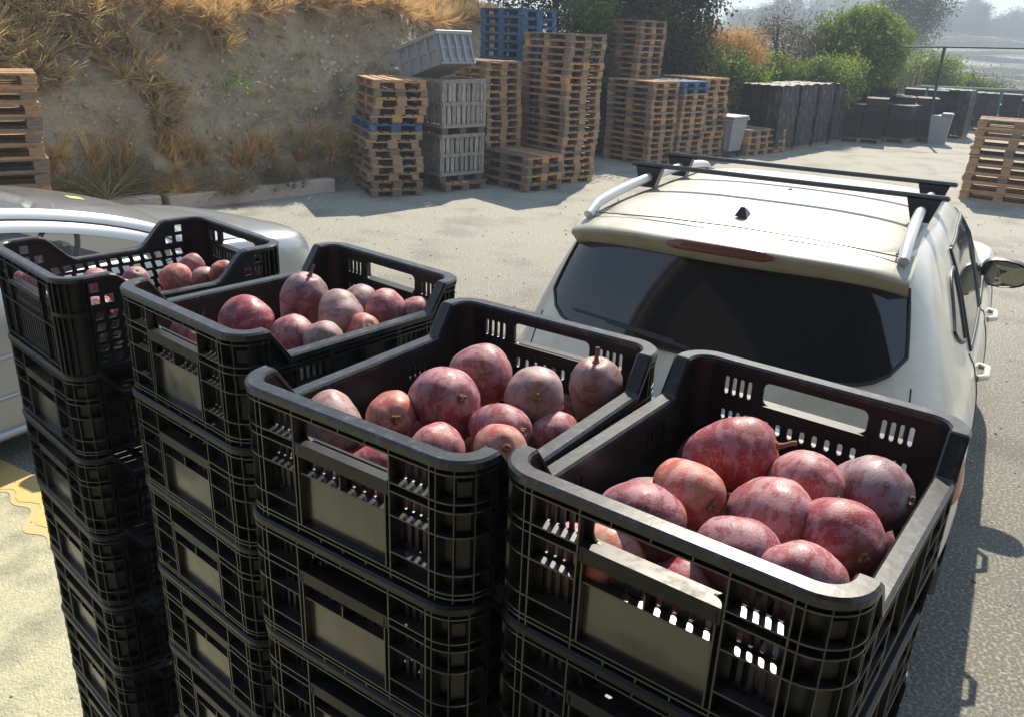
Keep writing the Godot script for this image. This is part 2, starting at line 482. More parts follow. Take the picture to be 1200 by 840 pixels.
func round_hole(u0: float, u1: float, v0: float, v1: float, r: float, k := 4, shear := 0.0) -> PackedVector2Array:
	var out := PackedVector2Array()
	r = minf(r, minf(u1 - u0, v1 - v0) * 0.499)
	var cs := [Vector2(u0 + r, v0 + r), Vector2(u1 - r, v0 + r), Vector2(u1 - r, v1 - r), Vector2(u0 + r, v1 - r)]
	for q in 4:
		for j in k:
			var a := PI + PI * 0.5 * q + PI * 0.5 * j / maxf(k - 1, 1)
			var p: Vector2 = cs[q] + Vector2(cos(a), sin(a)) * r
			p.x += shear * (p.y - (v0 + v1) * 0.5)
			out.append(p)
	return out

func rows_panel(mb: Mb, f: Callable, u0: float, u1: float, rows: Array, o1: float, o2: float) -> void:
	# rows: [v0, v1, [[ua, ub, hole, k], ...]]
	for r in rows:
		var at := u0
		for h in r[2]:
			if h[0] > at + 1e-5: solid(mb, f, at, h[0], r[0], r[1], o1, o2)
			hole_cell(mb, f, h[0], h[1], r[0], r[1], h[2], h[3], o1, o2)
			at = h[1]
		if at < u1 - 1e-5: solid(mb, f, at, u1, r[0], r[1], o1, o2)

func solid(mb: Mb, f: Callable, u0: float, u1: float, v0: float, v1: float, o1: float, o2: float) -> void:
	mb.quad(f.call(u0, v0, o1), f.call(u0, v1, o1), f.call(u1, v1, o1), f.call(u1, v0, o1))
	mb.quad(f.call(u0, v0, o2), f.call(u1, v0, o2), f.call(u1, v1, o2), f.call(u0, v1, o2))

func side_map(side: int) -> Callable:
	# outer face of a wall: u along it (left to right seen from outside), v up, o inward from the outer face
	var W := CW; var D := CD
	match side:
		0: return func(u, v, o): return Vector3(-W / 2 + u, v, D / 2 - o)
		1: return func(u, v, o): return Vector3(W / 2 - o, v, D / 2 - u)
		2: return func(u, v, o): return Vector3(W / 2 - u, v, -D / 2 + o)
	return func(u, v, o): return Vector3(-W / 2 + o, v, -D / 2 + u)

func slat(mb: Mb, f: Callable, u0: float, u1: float, v0: float, v1: float, o1: float, o2: float) -> void:  # a rib: five-sided strip standing out from the wall
	var p := []
	for v in [v0, v1]:
		p.append(f.call(u0, v, o1)); p.append(f.call(u1, v, o1)); p.append(f.call(u1, v, o2)); p.append(f.call(u0, v, o2))
	mb.hexa(p)

func slots(u_list: Array, w: float, v0: float, v1: float, pitch: float) -> Array:
	var o := []
	for u in u_list:
		o.append([u - pitch / 2, u + pitch / 2, round_hole(u - w / 2, u + w / 2, v0, v1, w / 2, 4), 4])
	return o

func corner_pts(cx: float, cz: float, a0: float, o: float, k: int, n: int) -> Vector3:
	var a := a0 + PI * 0.5 * k / n
	var r := CR - o
	return Vector3(cx + cos(a) * r, 0, cz - sin(a) * r)

func rim_profile(h: float, low: float, style: int) -> Array:
	# closed run round the crate: [position on the outer outline, outward normal, height]
	var pts := []
	var sides := [[0, CW], [1, CD], [2, CW], [3, CD]]
	var corners := [[CW / 2 - CR, CD / 2 - CR, -PI / 2], [CW / 2 - CR, -CD / 2 + CR, 0.0], [-CW / 2 + CR, -CD / 2 + CR, PI / 2], [-CW / 2 + CR, CD / 2 - CR, PI]]
	for s in 4:
		var f := side_map(s)
		var L: float = sides[s][1]
		var nrm: Vector3 = [Vector3(0, 0, 1), Vector3(1, 0, 0), Vector3(0, 0, -1), Vector3(-1, 0, 0)][s]
		var us := []
		if s % 2 == 0:
			for k in 7: us.append(lerpf(CR, L - CR, k / 6.0))
		elif style == 0:
			us = [CR, 0.058, 0.0605, 0.093, 0.096, 0.15, L / 2, L - 0.15, L - 0.096, L - 0.093, L - 0.0605, L - 0.058, L - CR]
		else:
			us = [CR, 0.10, 0.112, 0.124, 0.140, 0.156, 0.168, 0.18, L / 2, L - 0.18, L - 0.168, L - 0.156, L - 0.140, L - 0.124, L - 0.112, L - 0.10, L - CR]
		for u in us:
			pts.append([f.call(u, 0.0, 0.0), nrm, top_at(s, u, h, low, style)])
		var cc = corners[s]
		for k in range(1, 8):
			var a: float = cc[2] + PI * 0.5 * k / 8
			var d := Vector3(cos(a), 0, -sin(a))
			pts.append([Vector3(cc[0], 0, cc[1]) + d * CR, d, h])
	return pts

func top_at(side: int, u: float, h: float, low: float, style: int) -> float:
	if side % 2 == 0: return h
	var e := minf(u, CD - u)
	if style == 0: return h - low * clampf((e - 0.059) / 0.0355, 0, 1)
	return h - low * smoothstep(0.10, 0.18, e)

func make_rim(h: float, low: float, style: int, width: float, drop: float) -> Mb:
	var pts := rim_profile(h, low, style)
	var rows := []
	var sec := [[0.004, -drop], [-0.001, -drop], [-0.0015, -0.003], [0.002, 0.0], [width - 0.003, 0.0], [width, -0.003], [width, -drop * 0.8]]
	for p in pts + [pts[0]]:
		var row := []
		for q in sec:
			row.append(p[0] - p[1] * q[0] + Vector3(0, p[2] + q[1], 0))
		rows.append(row)
	var mb := Mb.new()
	for i in rows.size() - 1:
		for j in sec.size() - 1:
			mb.quad(rows[i][j], rows[i][j + 1], rows[i + 1][j + 1], rows[i + 1][j])
	return mb

func crate_parts(h: float) -> Dictionary:
	var low := 0.05
	var P := {}
	P.rim = make_rim(h, low, 0, 0.0235, 0.012)
	var o1 := WALL; var o2 := WALL + 0.0035
	var T := h
	# end wall with handle, slots, ribs and the recessed plate
	var ew := Mb.new()
	var f := side_map(0)
	var sl := []
	for k in 4: sl.append(0.0695 + 0.0118 * k)
	var sr := []
	for k in 4: sr.append(CW - 0.0695 - 0.0118 * (3 - k))
	var mid := []
	for k in 8: mid.append(0.137 + 0.018 * k + (0.0 if k < 4 else 0.0))
	var rows := [
		[0.0, T - 0.172, []],
		[T - 0.172, T - 0.150, slots(sl, 0.0065, T - 0.168, T - 0.154, 0.0118) + slots(sr, 0.0065, T - 0.168, T - 0.154, 0.0118)],
		[T - 0.150, T - 0.100, slots(sl, 0.0065, T - 0.146, T - 0.104, 0.0118) + slots(sr, 0.0065, T - 0.146, T - 0.104, 0.0118)],
		[T - 0.100, T - 0.076, slots(sl, 0.0065, T - 0.095, T - 0.079, 0.0118) + slots(mid, 0.0075, T - 0.097, T - 0.079, 0.018) + slots(sr, 0.0065, T - 0.095, T - 0.079, 0.0118)],
		[T - 0.076, T - 0.056, []],
		[T - 0.056, T - 0.018, slots(sl, 0.0065, T - 0.054, T - 0.026, 0.0118) + [[0.120, CW - 0.120, round_hole(0.126, CW - 0.126, T - 0.0555, T - 0.0205, 0.010, 5), 5]] + slots(sr, 0.0065, T - 0.054, T - 0.026, 0.0118)],
		[T - 0.018, T - 0.003, []]]
	rows_panel(ew, f, CR, CW - CR, rows, o1, o2)
	# handle bar: a shelf the full depth of the wall
	slat(ew, f, 0.120, CW - 0.120, T - 0.0745, T - 0.0555, 0.001, 0.024)
	var t := 0.0010
	var er := Mb.new()
	for v in [[T - 0.019, CR, CW - CR], [T - 0.055, CR, 0.119], [T - 0.055, CW - 0.119, CW - CR], [T - 0.0665, CR, 0.119], [T - 0.0665, CW - 0.119, CW - CR], [T - 0.099, CR, 0.119], [T - 0.099, CW - 0.119, CW - CR], [T - 0.150, CR, 0.119], [T - 0.150, CW - 0.119, CW - CR], [T - 0.176, CR, CW - CR], [0.0075, CR, CW - CR]]:
		slat(er, f, v[1], v[2], v[0] - t, v[0] + t, 0.0005, o1)
	for u in [[0.0565, 0.0, T], [0.1175, 0.0, T], [0.1245, T - 0.176, T - 0.056], [CW - 0.1245, T - 0.176, T - 0.056], [CW - 0.1175, 0.0, T], [CW - 0.0565, 0.0, T], [0.2, T - 0.098, T - 0.074], [0.2, T - 0.02, T], [0.155, T - 0.02, T], [0.245, T - 0.02, T], [0.16, 0.0, 0.013], [0.2, 0.0, 0.013], [0.24, 0.0, 0.013]]:
		slat(er, f, u[0] - t, u[0] + t, u[1] + 0.0005, u[2] - 0.004, 0.001, o1)
	slat(er, f, 0.126, CW - 0.126, T - 0.100, T - 0.098, 0.003, o1)
	P.end_ribs = er
	P.end_wall = ew
	var lp := Mb.new()
	var pr := []
	for iv in 9:
		var row := []
		for iu in 13:
			var uu := lerpf(0.126, CW - 0.126, iu / 12.0)
			var vv := lerpf(T - 0.1745, T - 0.1005, iv / 8.0)
			row.append(f.call(uu, vv, 0.0105 - 0.0015 * sin(PI * iu / 12.0) * sin(PI * iv / 8.0)))
		pr.append(row)
	lp.grid(pr, true)
	P.label_panel = lp
	# side wall, lower in the middle
	var sw := Mb.new()
	var g := side_map(1)
	var a := []
	var b := []
	for k in 5: a.append(0.112 + 0.0125 * k); b.append(CD - 0.112 - 0.0125 * (4 - k))
	var LT := T - low
	var srows := [
		[0.0, T - 0.174, []],
		[T - 0.174, T - 0.150, slots(a, 0.0065, T - 0.170, T - 0.154, 0.0125) + slots(b, 0.0065, T - 0.170, T - 0.154, 0.0125)],
		[T - 0.150, T - 0.112, slots(a, 0.0065, T - 0.146, T - 0.115, 0.0125) + slots(b, 0.0065, T - 0.146, T - 0.115, 0.0125)],
		[T - 0.112, T - 0.074, slots(a, 0.0065, T - 0.107, T - 0.078, 0.0125) + slots(b, 0.0065, T - 0.107, T - 0.078, 0.0125)],
		[T - 0.074, LT - 0.004, []]]
	rows_panel(sw, g, CR, CD - CR, srows, o1, o2)
	for e in 2:  # the raised ends
		var q := []
		for o in [o1, o2]:
			for p in [[CR, LT - 0.004], [0.0915, LT - 0.004], [0.060, T - 0.004], [CR, T - 0.004]]:
				q.append(g.call(p[0] if e == 0 else CD - p[0], p[1], o))
		if e == 0:
			sw.quad(q[0], q[3], q[2], q[1]); sw.quad(q[4], q[5], q[6], q[7])
		else:
			sw.quad(q[0], q[1], q[2], q[3]); sw.quad(q[4], q[7], q[6], q[5])
	var sr2 := Mb.new()
	for v in [[LT - 0.018, CR, CD - CR], [LT - 0.0265, CR, CD - CR], [T - 0.112, CR, 0.178], [T - 0.112, CD - 0.178, CD - CR], [T - 0.150, CR, 0.178], [T - 0.150, CD - 0.178, CD - CR], [T - 0.176, CR, CD - CR], [0.0075, CR, CD - CR], [T - 0.019, CR, 0.06], [T - 0.019, CD - 0.06, CD - CR]]:
		slat(sr2, g, v[1], v[2], v[0] - t, v[0] + t, 0.0005, o1)
	for u in [0.0565, 0.096, 0.104, 0.172, 0.178, 0.25, CD - 0.178, CD - 0.172, CD - 0.104, CD - 0.096, CD - 0.0565]:
		var tt := T - 0.004 if minf(u, CD - u) < 0.06 else LT - 0.004
		slat(sr2, g, u - t, u + t, 0.0005, tt, 0.001, o1)
	P.side_ribs = sr2
	P.side_wall = sw
	# rounded corner post
	var cp := Mb.new()
	var N := 8
	var cx := CW / 2 - CR; var cz := CD / 2 - CR
	for o in [o1, o2]:
		for k in N:
			var p0 := corner_pts(cx, cz, -PI / 2, o, k, N); var p1 := corner_pts(cx, cz, -PI / 2, o, k + 1, N)
			var up := Vector3(0, T - 0.003, 0)
			if o == o1: cp.quad(p0, p0 + up, p1 + up, p1)
			else: cp.quad(p0, p1, p1 + up, p0 + up)
	var cr2 := Mb.new()
	for v in [T - 0.019, T - 0.055, T - 0.0665, T - 0.099, T - 0.150, T - 0.176, 0.0075]:
		for k in N:
			var p := []
			for vv in [v - t, v + t]:
				for qq in [[k, 0.0005], [k + 1, 0.0005], [k + 1, o1], [k, o1]]:
					p.append(corner_pts(cx, cz, -PI / 2, qq[1], qq[0], N) + Vector3(0, vv, 0))
			cr2.hexa(p)
	for k in [0.3, 2.7, 5.3, 7.7]:
		var e := 0.035
		var p := []
		for vv in [0.001, T - 0.004]:
			for qq in [[k - e * 2, 0.001], [k + e * 2, 0.001], [k + e * 2, o1], [k - e * 2, o1]]:
				var aa: float = -PI / 2 + PI * 0.5 * qq[0] / N
				p.append(Vector3(cx + cos(aa) * (CR - qq[1]), vv, cz - sin(aa) * (CR - qq[1])))
		cr2.hexa(p)
	P.corner_ribs = cr2
	# small stepped plates inside the corner cells
	for v in [[T - 0.050, T - 0.030], [T - 0.094, T - 0.072], [T - 0.146, T - 0.105]]:
		var p := []
		for vv in v:
			for qq in [[3.0, 0.008], [5.0, 0.008], [5.0, o1], [3.0, o1]]:
				var aa: float = -PI / 2 + PI * 0.5 * qq[0] / N
				p.append(Vector3(cx + cos(aa) * (CR - qq[1]), vv, cz - sin(aa) * (CR - qq[1])))
		cp.hexa(p)
	P.corner_post = cp
	# base: a slotted plate
	var ba := Mb.new()
	var fb := func(u, v, o): return Vector3(-CW / 2 + u, 0.008 - o + 0.0, CD / 2 - v)
	var brow := []
	for k in 9:
		var v0 := 0.02 + k * 0.0511
		var hs := []
		for j in 11: hs.append([0.035 + j * 0.03, 0.065 + j * 0.03, round_hole(0.045 + j * 0.03, 0.055 + j * 0.03, v0 + 0.006, v0 + 0.045, 0.005, 2), 2])
		brow.append([v0, v0 + 0.0511, hs])
	rows_panel(ba, fb, 0.02, CW - 0.02, brow, 0.0, 0.004)
	P.base = ba
	return P

func make_crate(h: float, label: String) -> Node3D:
	var P := crate_parts(h)
	var c := thing("plastic_crate", label, "crate", Vector3.ZERO, 0.0, "black plastic crates piled in four columns")
	c.set_meta("base_name", "plastic_crate")
	obj("rim", P.rim, M.rim, c)
	var e := obj("end_wall", P.end_wall, M.plastic, c)
	obj("label_panel", P.label_panel, M.panel, e)
	obj("ribs", P.end_ribs, M.rib, e)
	var e2 := obj("end_wall", e.mesh, M.plastic, c)
	e2.rotation.y = PI
	obj("label_panel", e.get_child(0).mesh, M.panel, e2)
	obj("ribs", e.get_child(1).mesh, M.rib, e2)
	var s := obj("side_wall", P.side_wall, M.plastic, c)
	var s2 := obj("side_wall", s.mesh, M.plastic, c)
	s2.rotation.y = PI
	obj("ribs", P.side_ribs, M.rib, s)
	obj("ribs", s.get_child(0).mesh, M.rib, s2)
	var k := obj("corner_post", P.corner_post, M.plastic, c)
	obj("ribs", P.corner_ribs, M.rib, k)
	# the other corners: the far one is turned, the two beside it are built by mirroring the outline
	var k2 := obj("corner_post", k.mesh, M.plastic, c)
	k2.rotation.y = PI
	obj("ribs", k.get_child(0).mesh, M.rib, k2)
	var mm := mirrored(P.corner_post)
	var k3 := obj("corner_post", mm, M.plastic, c)
	obj("ribs", mirrored(P.corner_ribs), M.rib, k3)
	var k4 := obj("corner_post", k3.mesh, M.plastic, c)
	k4.rotation.y = PI
	obj("ribs", k3.get_child(0).mesh, M.rib, k4)
	obj("base", P.base, M.plastic, c)
	return c

func mirrored(a: Mb) -> Mb:
	var b := Mb.new()
	for i in a.v.size():
		b.v.append(a.v[i] * Vector3(-1, 1, 1)); b.n.append(a.n[i] * Vector3(-1, 1, 1)); b.uv.append(a.uv[i]); b.c.append(a.c[i])
	for i in a.ix.size() / 3:
		b.ix.append_array(PackedInt32Array([a.ix[i * 3], a.ix[i * 3 + 2], a.ix[i * 3 + 1]]))
	return b

func make_mesh_crate(h: float, label: String) -> Node3D:
	# lighter crate with slanting lattice sides and rounded cut-outs
	var low := 0.062
	var c := thing("lattice_crate", label, "crate")
	var o1 := 0.008; var o2 := 0.0115
	var T := h
	obj("rim", make_rim(h, low, 1, 0.02, 0.010), M.rim, c)
	var ew := Mb.new()
	var f := side_map(0)
	var rows := [[0.0, 0.012, []]]
	var lat := []
	var us := []
	for k in 20: us.append(0.075 + 0.0132 * k)
	rows.append([0.012, T - 0.110, slots(us, 0.0072, 0.018, T - 0.116, 0.0132)])
	rows.append([T - 0.110, T - 0.100, []])
	rows.append([T - 0.100, T - 0.066, slots(us, 0.0072, T - 0.096, T - 0.070, 0.0132)])
	rows.append([T - 0.066, T - 0.058, []])
	var side_l := []
	for k in 2: side_l.append([0.055 + 0.024 * k, 0.079 + 0.024 * k, round_hole(0.0585 + 0.024 * k, 0.0755 + 0.024 * k, T - 0.053, T - 0.027, 0.002, 2), 2])
	var side_r := []
	for k in 2: side_r.append([CW - 0.103 + 0.024 * k, CW - 0.079 + 0.024 * k, round_hole(CW - 0.0995 + 0.024 * k, CW - 0.0825 + 0.024 * k, T - 0.053, T - 0.027, 0.002, 2), 2])
	rows.append([T - 0.058, T - 0.020, side_l + [[0.112, CW - 0.112, round_hole(0.118, CW - 0.118, T - 0.056, T - 0.023, 0.012, 5), 5]] + side_r])
	rows.append([T - 0.020, T - 0.003, []])
	rows_panel(ew, f, CR, CW - CR, rows, o1, o2)
	slat(ew, f, 0.11, CW - 0.11, T - 0.066, T - 0.0565, 0.0, 0.02)
	var t := 0.0013
	for v in [T - 0.020, T - 0.066, T - 0.105, 0.012]: slat(ew, f, CR, 0.11 if v > T - 0.07 and v < T - 0.03 else CW - CR, v - t, v + t, 0.0, o1)
	for u in [0.056, 0.11, CW - 0.11, CW - 0.056, 0.2, 0.155, 0.245]: slat(ew, f, u - t, u + t, 0.002 if u < 0.12 or u > 0.28 else T - 0.02, T - 0.004, 0.001, o1)
	var e := obj("end_wall", ew, M.plastic, c)
	var e2 := obj("end_wall", e.mesh, M.plastic, c)
	e2.rotation.y = PI
	var sw := Mb.new()
	var g := side_map(1)
	var srows := [[0.0, 0.012, []]]
	var n := 14
	var step := (CD - 2 * CR - 0.02) / n
	var LT := T - low
	for r in 5:
		var v0 := 0.012 + r * 0.0228
		var hs := []
		for k in n:
			var u := CR + 0.01 + k * step
			hs.append([u, u + step, round_hole(u + 0.0055, u + step - 0.0045, v0 + 0.0035, v0 + 0.0195, 0.0012, 2, 0.28), 2])
		srows.append([v0, v0 + 0.0228, hs])
	srows.append([0.012 + 5 * 0.0228, LT - 0.003, []])
	rows_panel(sw, g, CR, CD - CR, srows, o1, o2)
	for en in 2:  # raised ends with two rows of openings
		var ge := g if en == 0 else (func(u, v, o): return g.call(CD - u, v, o))
		var er := []
		for r in 2:
			var v0 := LT - 0.003 + r * 0.026
			var hs := []
			for k in (2 if r == 0 else 1) + 0:
				var u := 0.056 + k * 0.027
				hs.append([u, u + 0.027, round_hole(u + 0.0045, u + 0.0225, v0 + 0.004, v0 + 0.0215, 0.0012, 2, 0.0), 2])
			er.append([v0, v0 + 0.026, hs])
		er.append([LT - 0.003 + 0.052, T - 0.003, []])
		rows_panel(sw, ge, CR, 0.112, er, o1, o2)
		# fill under the curved shoulder
		for o in [o1, o2]:
			for k in 8:
				var u0 := lerpf(0.112, 0.18, k / 8.0); var u1 := lerpf(0.112, 0.18, (k + 1) / 8.0)
				sw.quad(ge.call(u0, LT - 0.003, o), ge.call(u0, top_at(1, u0, T, low, 1) - 0.003, o), ge.call(u1, top_at(1, u1, T, low, 1) - 0.003, o), ge.call(u1, LT - 0.003, o))
	for u in [0.056, CD - 0.056]: slat(sw, g, u - t, u + t, 0.002, T - 0.004, 0.001, o1)
	slat(sw, g, CR, CD - CR, 0.009, 0.012, 0.0, o1)
	var s := obj("lattice_side", sw, M.plastic, c)
	var s2 := obj("lattice_side", s.mesh, M.plastic, c)
	s2.rotation.y = PI
	var cp := Mb.new()
	var N := 8
	for o in [o1, o2]:
		for k in N:
			var p0 := corner_pts(CW / 2 - CR, CD / 2 - CR, -PI / 2, o, k, N); var p1 := corner_pts(CW / 2 - CR, CD / 2 - CR, -PI / 2, o, k + 1, N)
			var up := Vector3(0, T - 0.003, 0)
			if o == o1: cp.quad(p0, p0 + up, p1 + up, p1)
			else: cp.quad(p0, p1, p1 + up, p0 + up)
	for k in [0.2, 1.6, 3.0, 4.5, 6.2, 7.8]:  # upright pleats
		var p := []
		for vv in [0.001, T - 0.004]:
			for qq in [[k - 0.14, 0.0], [k + 0.14, 0.0], [k + 0.14, o1], [k - 0.14, o1]]:
				var aa: float = -PI / 2 + PI * 0.5 * qq[0] / N
				p.append(Vector3(CW / 2 - CR + cos(aa) * (CR - qq[1]), vv, CD / 2 - CR - sin(aa) * (CR - qq[1])))
		cp.hexa(p)
	var bandv := T - 0.075
	for k in N:
		var p := []
		for vv in [bandv - 0.004, bandv + 0.004]:
			for qq in [[k, -0.0005], [k + 1, -0.0005], [k + 1, o1], [k, o1]]:
				p.append(corner_pts(CW / 2 - CR, CD / 2 - CR, -PI / 2, qq[1], qq[0], N) + Vector3(0, vv, 0))
		cp.hexa(p)
	var k1 := obj("corner_post", cp, M.plastic, c)
	var k2 := obj("corner_post", k1.mesh, M.plastic, c)
	k2.rotation.y = PI
	var k3 := obj("corner_post", mirrored(cp), M.plastic, c)
	var k4 := obj("corner_post", k3.mesh, M.plastic, c)
	k4.rotation.y = PI
	obj("base", crate_parts(0.19).base, M.plastic, c)
	return c

# ---- mangoes --------------------------------------------------------------
func mango_mesh(k: int) -> Mb:
	# unit fruit: long axis +y to the stalk, length 2, breadth about 1.5
	var nz := noise(500 + k, 0.55, 2)
	var rows := []
	var NR := 36; var NC := 44
	var fat: float = [0.80, 0.76, 0.84, 0.78, 0.82][k]
	var bend: float = [0.14, 0.20, 0.08, 0.17, 0.11][k]
	for r in NR + 1:
		var a := PI * r / NR
		var y := -cos(a)
		var rad := sin(a)
		rad *= 1.0 + 0.10 * y * (1.0 - y * y)     # fuller towards the stalk
		var row := []
		for q in NC + 1:
			var t := TAU * q / NC
			var p := Vector3(cos(t) * rad * fat, y, sin(t) * rad * fat * 0.93)
			p.x += bend * (1.0 - y * y) * 0.6 - bend * 0.25
			if y > 0.9: p.y -= (y - 0.9) * 0.9 * (1.0 - (rad * rad) * 2.0)
			var nn := nz.get_noise_3d(p.x * 1.6, p.y * 1.6, p.z * 1.6) * 0.085
			p += Vector3(p.x, p.y * 0.6, p.z) * nn
			row.append(p)
		rows.append(row)
	var mb := Mb.new()
	mb.grid(rows, false, true)
	return mb

var mango_shapes := []
func mango(label: String, at: Vector3, length: float, width: float, stalk: Vector3, shape: int, skin: int, stem := 1, spin := 0.0) -> Node3D:
	if mango_shapes.is_empty():
		for k in 5: mango_shapes.append(mango_mesh(k).mesh())
	var o := thing("mango", label, "mango", at, 0.0, "mangoes in the black crates")
	var y := stalk.normalized()
	var x := y.cross(Vector3(0.3, 0.2, 0.9)).normalized()
	var z := x.cross(y)
	var bs := Basis(x, y, z) * Basis(Vector3.UP, spin)
	o.basis = bs
	var b := obj("fruit", mango_shapes[shape % 5], M.skins[skin % M.skins.size()], o)
	b.scale = Vector3(width / 1.6, length / 2.0, width / 1.6)
	# stalk scar and stub
	var st := Mb.new()
	var r2 := RandomNumberGenerator.new()
	r2.seed = hash(label)
	var top := length / 2.0 - 0.006
	var off := Vector3(-0.002, 0, 0)
	st.lathe([Vector2(0.0001, top - 0.002), Vector2(0.0062, top - 0.001), Vector2(0.0058, top + 0.0012), Vector2(0.0040, top + 0.0030), Vector2(0.0001, top + 0.0036)], 10, Transform3D(Basis(), off))
	if stem == 1:  # short broken stub with side twigs
		for k in 5:
			var a := r2.randf() * TAU
			var d := Vector3(cos(a), r2.randf_range(0.2, 0.9), sin(a)).normalized()
			st.tube([Vector3(0, top + 0.001, 0) + off, Vector3(0, top + 0.003, 0) + off + d * 0.004, Vector3(0, top + 0.003, 0) + off + d * r2.randf_range(0.0055, 0.008)], [0.0034, 0.0030, 0.0019], 7)
	elif stem == 2:  # upright thick stalk
		st.tube([Vector3(0, top, 0), Vector3(0.001, top + 0.010, 0), Vector3(-0.001, top + 0.020, 0.001), Vector3(0.0005, top + 0.0245, 0.001)], [0.0045, 0.0030, 0.0031, 0.0034], 8)
	elif stem == 3:  # long dry twig that curls back over the fruit
		st.tube([Vector3(0, top, 0), Vector3(0.003, top + 0.012, 0.002), Vector3(0.006, top + 0.022, 0.004)], [0.0042, 0.0034, 0.0022], 8)
		st.tube([Vector3(0.003, top + 0.006, 0.001), Vector3(0.012, top + 0.008, 0.008), Vector3(0.022, top - 0.002, 0.012), Vector3(0.030, top - 0.015, 0.012), Vector3(0.035, top - 0.024, 0.008)], [0.0018, 0.0014, 0.0012, 0.0010, 0.0008], 6)
	obj("stem", st, M.stem, o)
	return o

# ---- pallets and bins -----------------------------------------------------
func pallet_proto(h: float, kind: int, parts: bool) -> Node3D:
	# kind picks the boards' tones; local x is the 1.2 m way, z the 0.8 m way
	var r := RandomNumberGenerator.new()
	r.seed = 40 + kind
	var c := Node3D.new()
	c.name = "wooden_pallet"
	c.set_meta("base_name", "blue_pallet" if kind == 9 else "wooden_pallet")
	tag(c, "", "pallet")
	var tone := func() -> Material:
		if kind == 9: return M.blue_wood
		var own: int = [0, 3, 1, 2, 4, 4][kind % 6]
		return M.wood[own if r.randf() < 0.6 else [0, 1, 2, 3, 4][r.randi() % 5]]
	var t := h * 0.16
	var bh := h - 3.0 * t
	var merged := {}
	var put := func(called: String, lo: Vector3, hi: Vector3) -> void:
		var m: Material = tone.call()
		var j := Transform3D(Basis(Vector3.UP, r.randf_range(-0.014, 0.014)), Vector3(r.randf_range(-0.012, 0.012), 0, r.randf_range(-0.008, 0.008)))
		if parts:
			var mb := Mb.new()
			mb.box(lo, hi, j)
			obj(called, mb, m, c)
		else:
			if not merged.has(m): merged[m] = Mb.new()
			merged[m].box(lo, hi, j)
	for k in 5:
		if kind == 2 and k == 3: continue
		var w: float = [0.145, 0.10, 0.145, 0.10, 0.145][k]
		var z: float = [-0.3275, -0.166, 0.0, 0.166, 0.3275][k]
		put.call("deck_board", Vector3(-0.6, h - t, z - w / 2), Vector3(0.6, h, z + w / 2))
	for k in 3:
		var x: float = [-0.5275, 0.0, 0.5275][k]
		put.call("stringer_board", Vector3(x - 0.0725, h - 2 * t, -0.4), Vector3(x + 0.0725, h - t - 0.0008, 0.4))
		for q in 3:
			var z: float = [-0.35, 0.0, 0.35][q]
			var bw := 0.05 if q != 1 else 0.0725
			put.call("block", Vector3(x - 0.071, t + 0.0008, z - bw), Vector3(x + 0.071, h - 2 * t - 0.0008, z + bw))
	for q in 3:
		var z: float = [-0.35, 0.0, 0.35][q]
		var bw := 0.05 if q != 1 else 0.0725
		put.call("bottom_board", Vector3(-0.6, 0, z - bw), Vector3(0.6, t, z + bw))
	if not parts:
		for m in merged: obj("boards", merged[m], m, c).set_meta("kind", "stuff")
	return c

func pallet_column(desc: String, n: int, h: float, at: Vector3, yaw: float, seed_: int, protos: Array, jitter: float, lean := Vector2.ZERO, special := {}, group := "wooden pallets piled in columns in the yard") -> void:
	var r := RandomNumberGenerator.new()
	r.seed = seed_
	var drift := Vector2.ZERO
	for k in n:
		drift += Vector2(r.randf_range(-1, 1), r.randf_range(-1, 1)) * jitter * 0.5
		drift *= 0.85
		var src: Node3D = special[k] if special.has(k) else protos[r.randi() % protos.size()]
		var place: String = "bottom" if k == 0 else ("topmost" if k == n - 1 else ORD[k] + " from the bottom")
		var blue: bool = src.get_meta("base_name") == "blue_pallet"
		var o := dup(src, "%s pallet, %s in %s" % ["blue" if blue else "wooden", place, desc], group,
			at + Vector3(drift.x + lean.x * k, k * h, drift.y + lean.y * k), yaw + (PI if r.randf() < 0.5 else 0.0) + r.randf_range(-1, 1) * jitter * 0.6)
		o.scale = Vector3(1, h / src.get_meta("h"), 1)

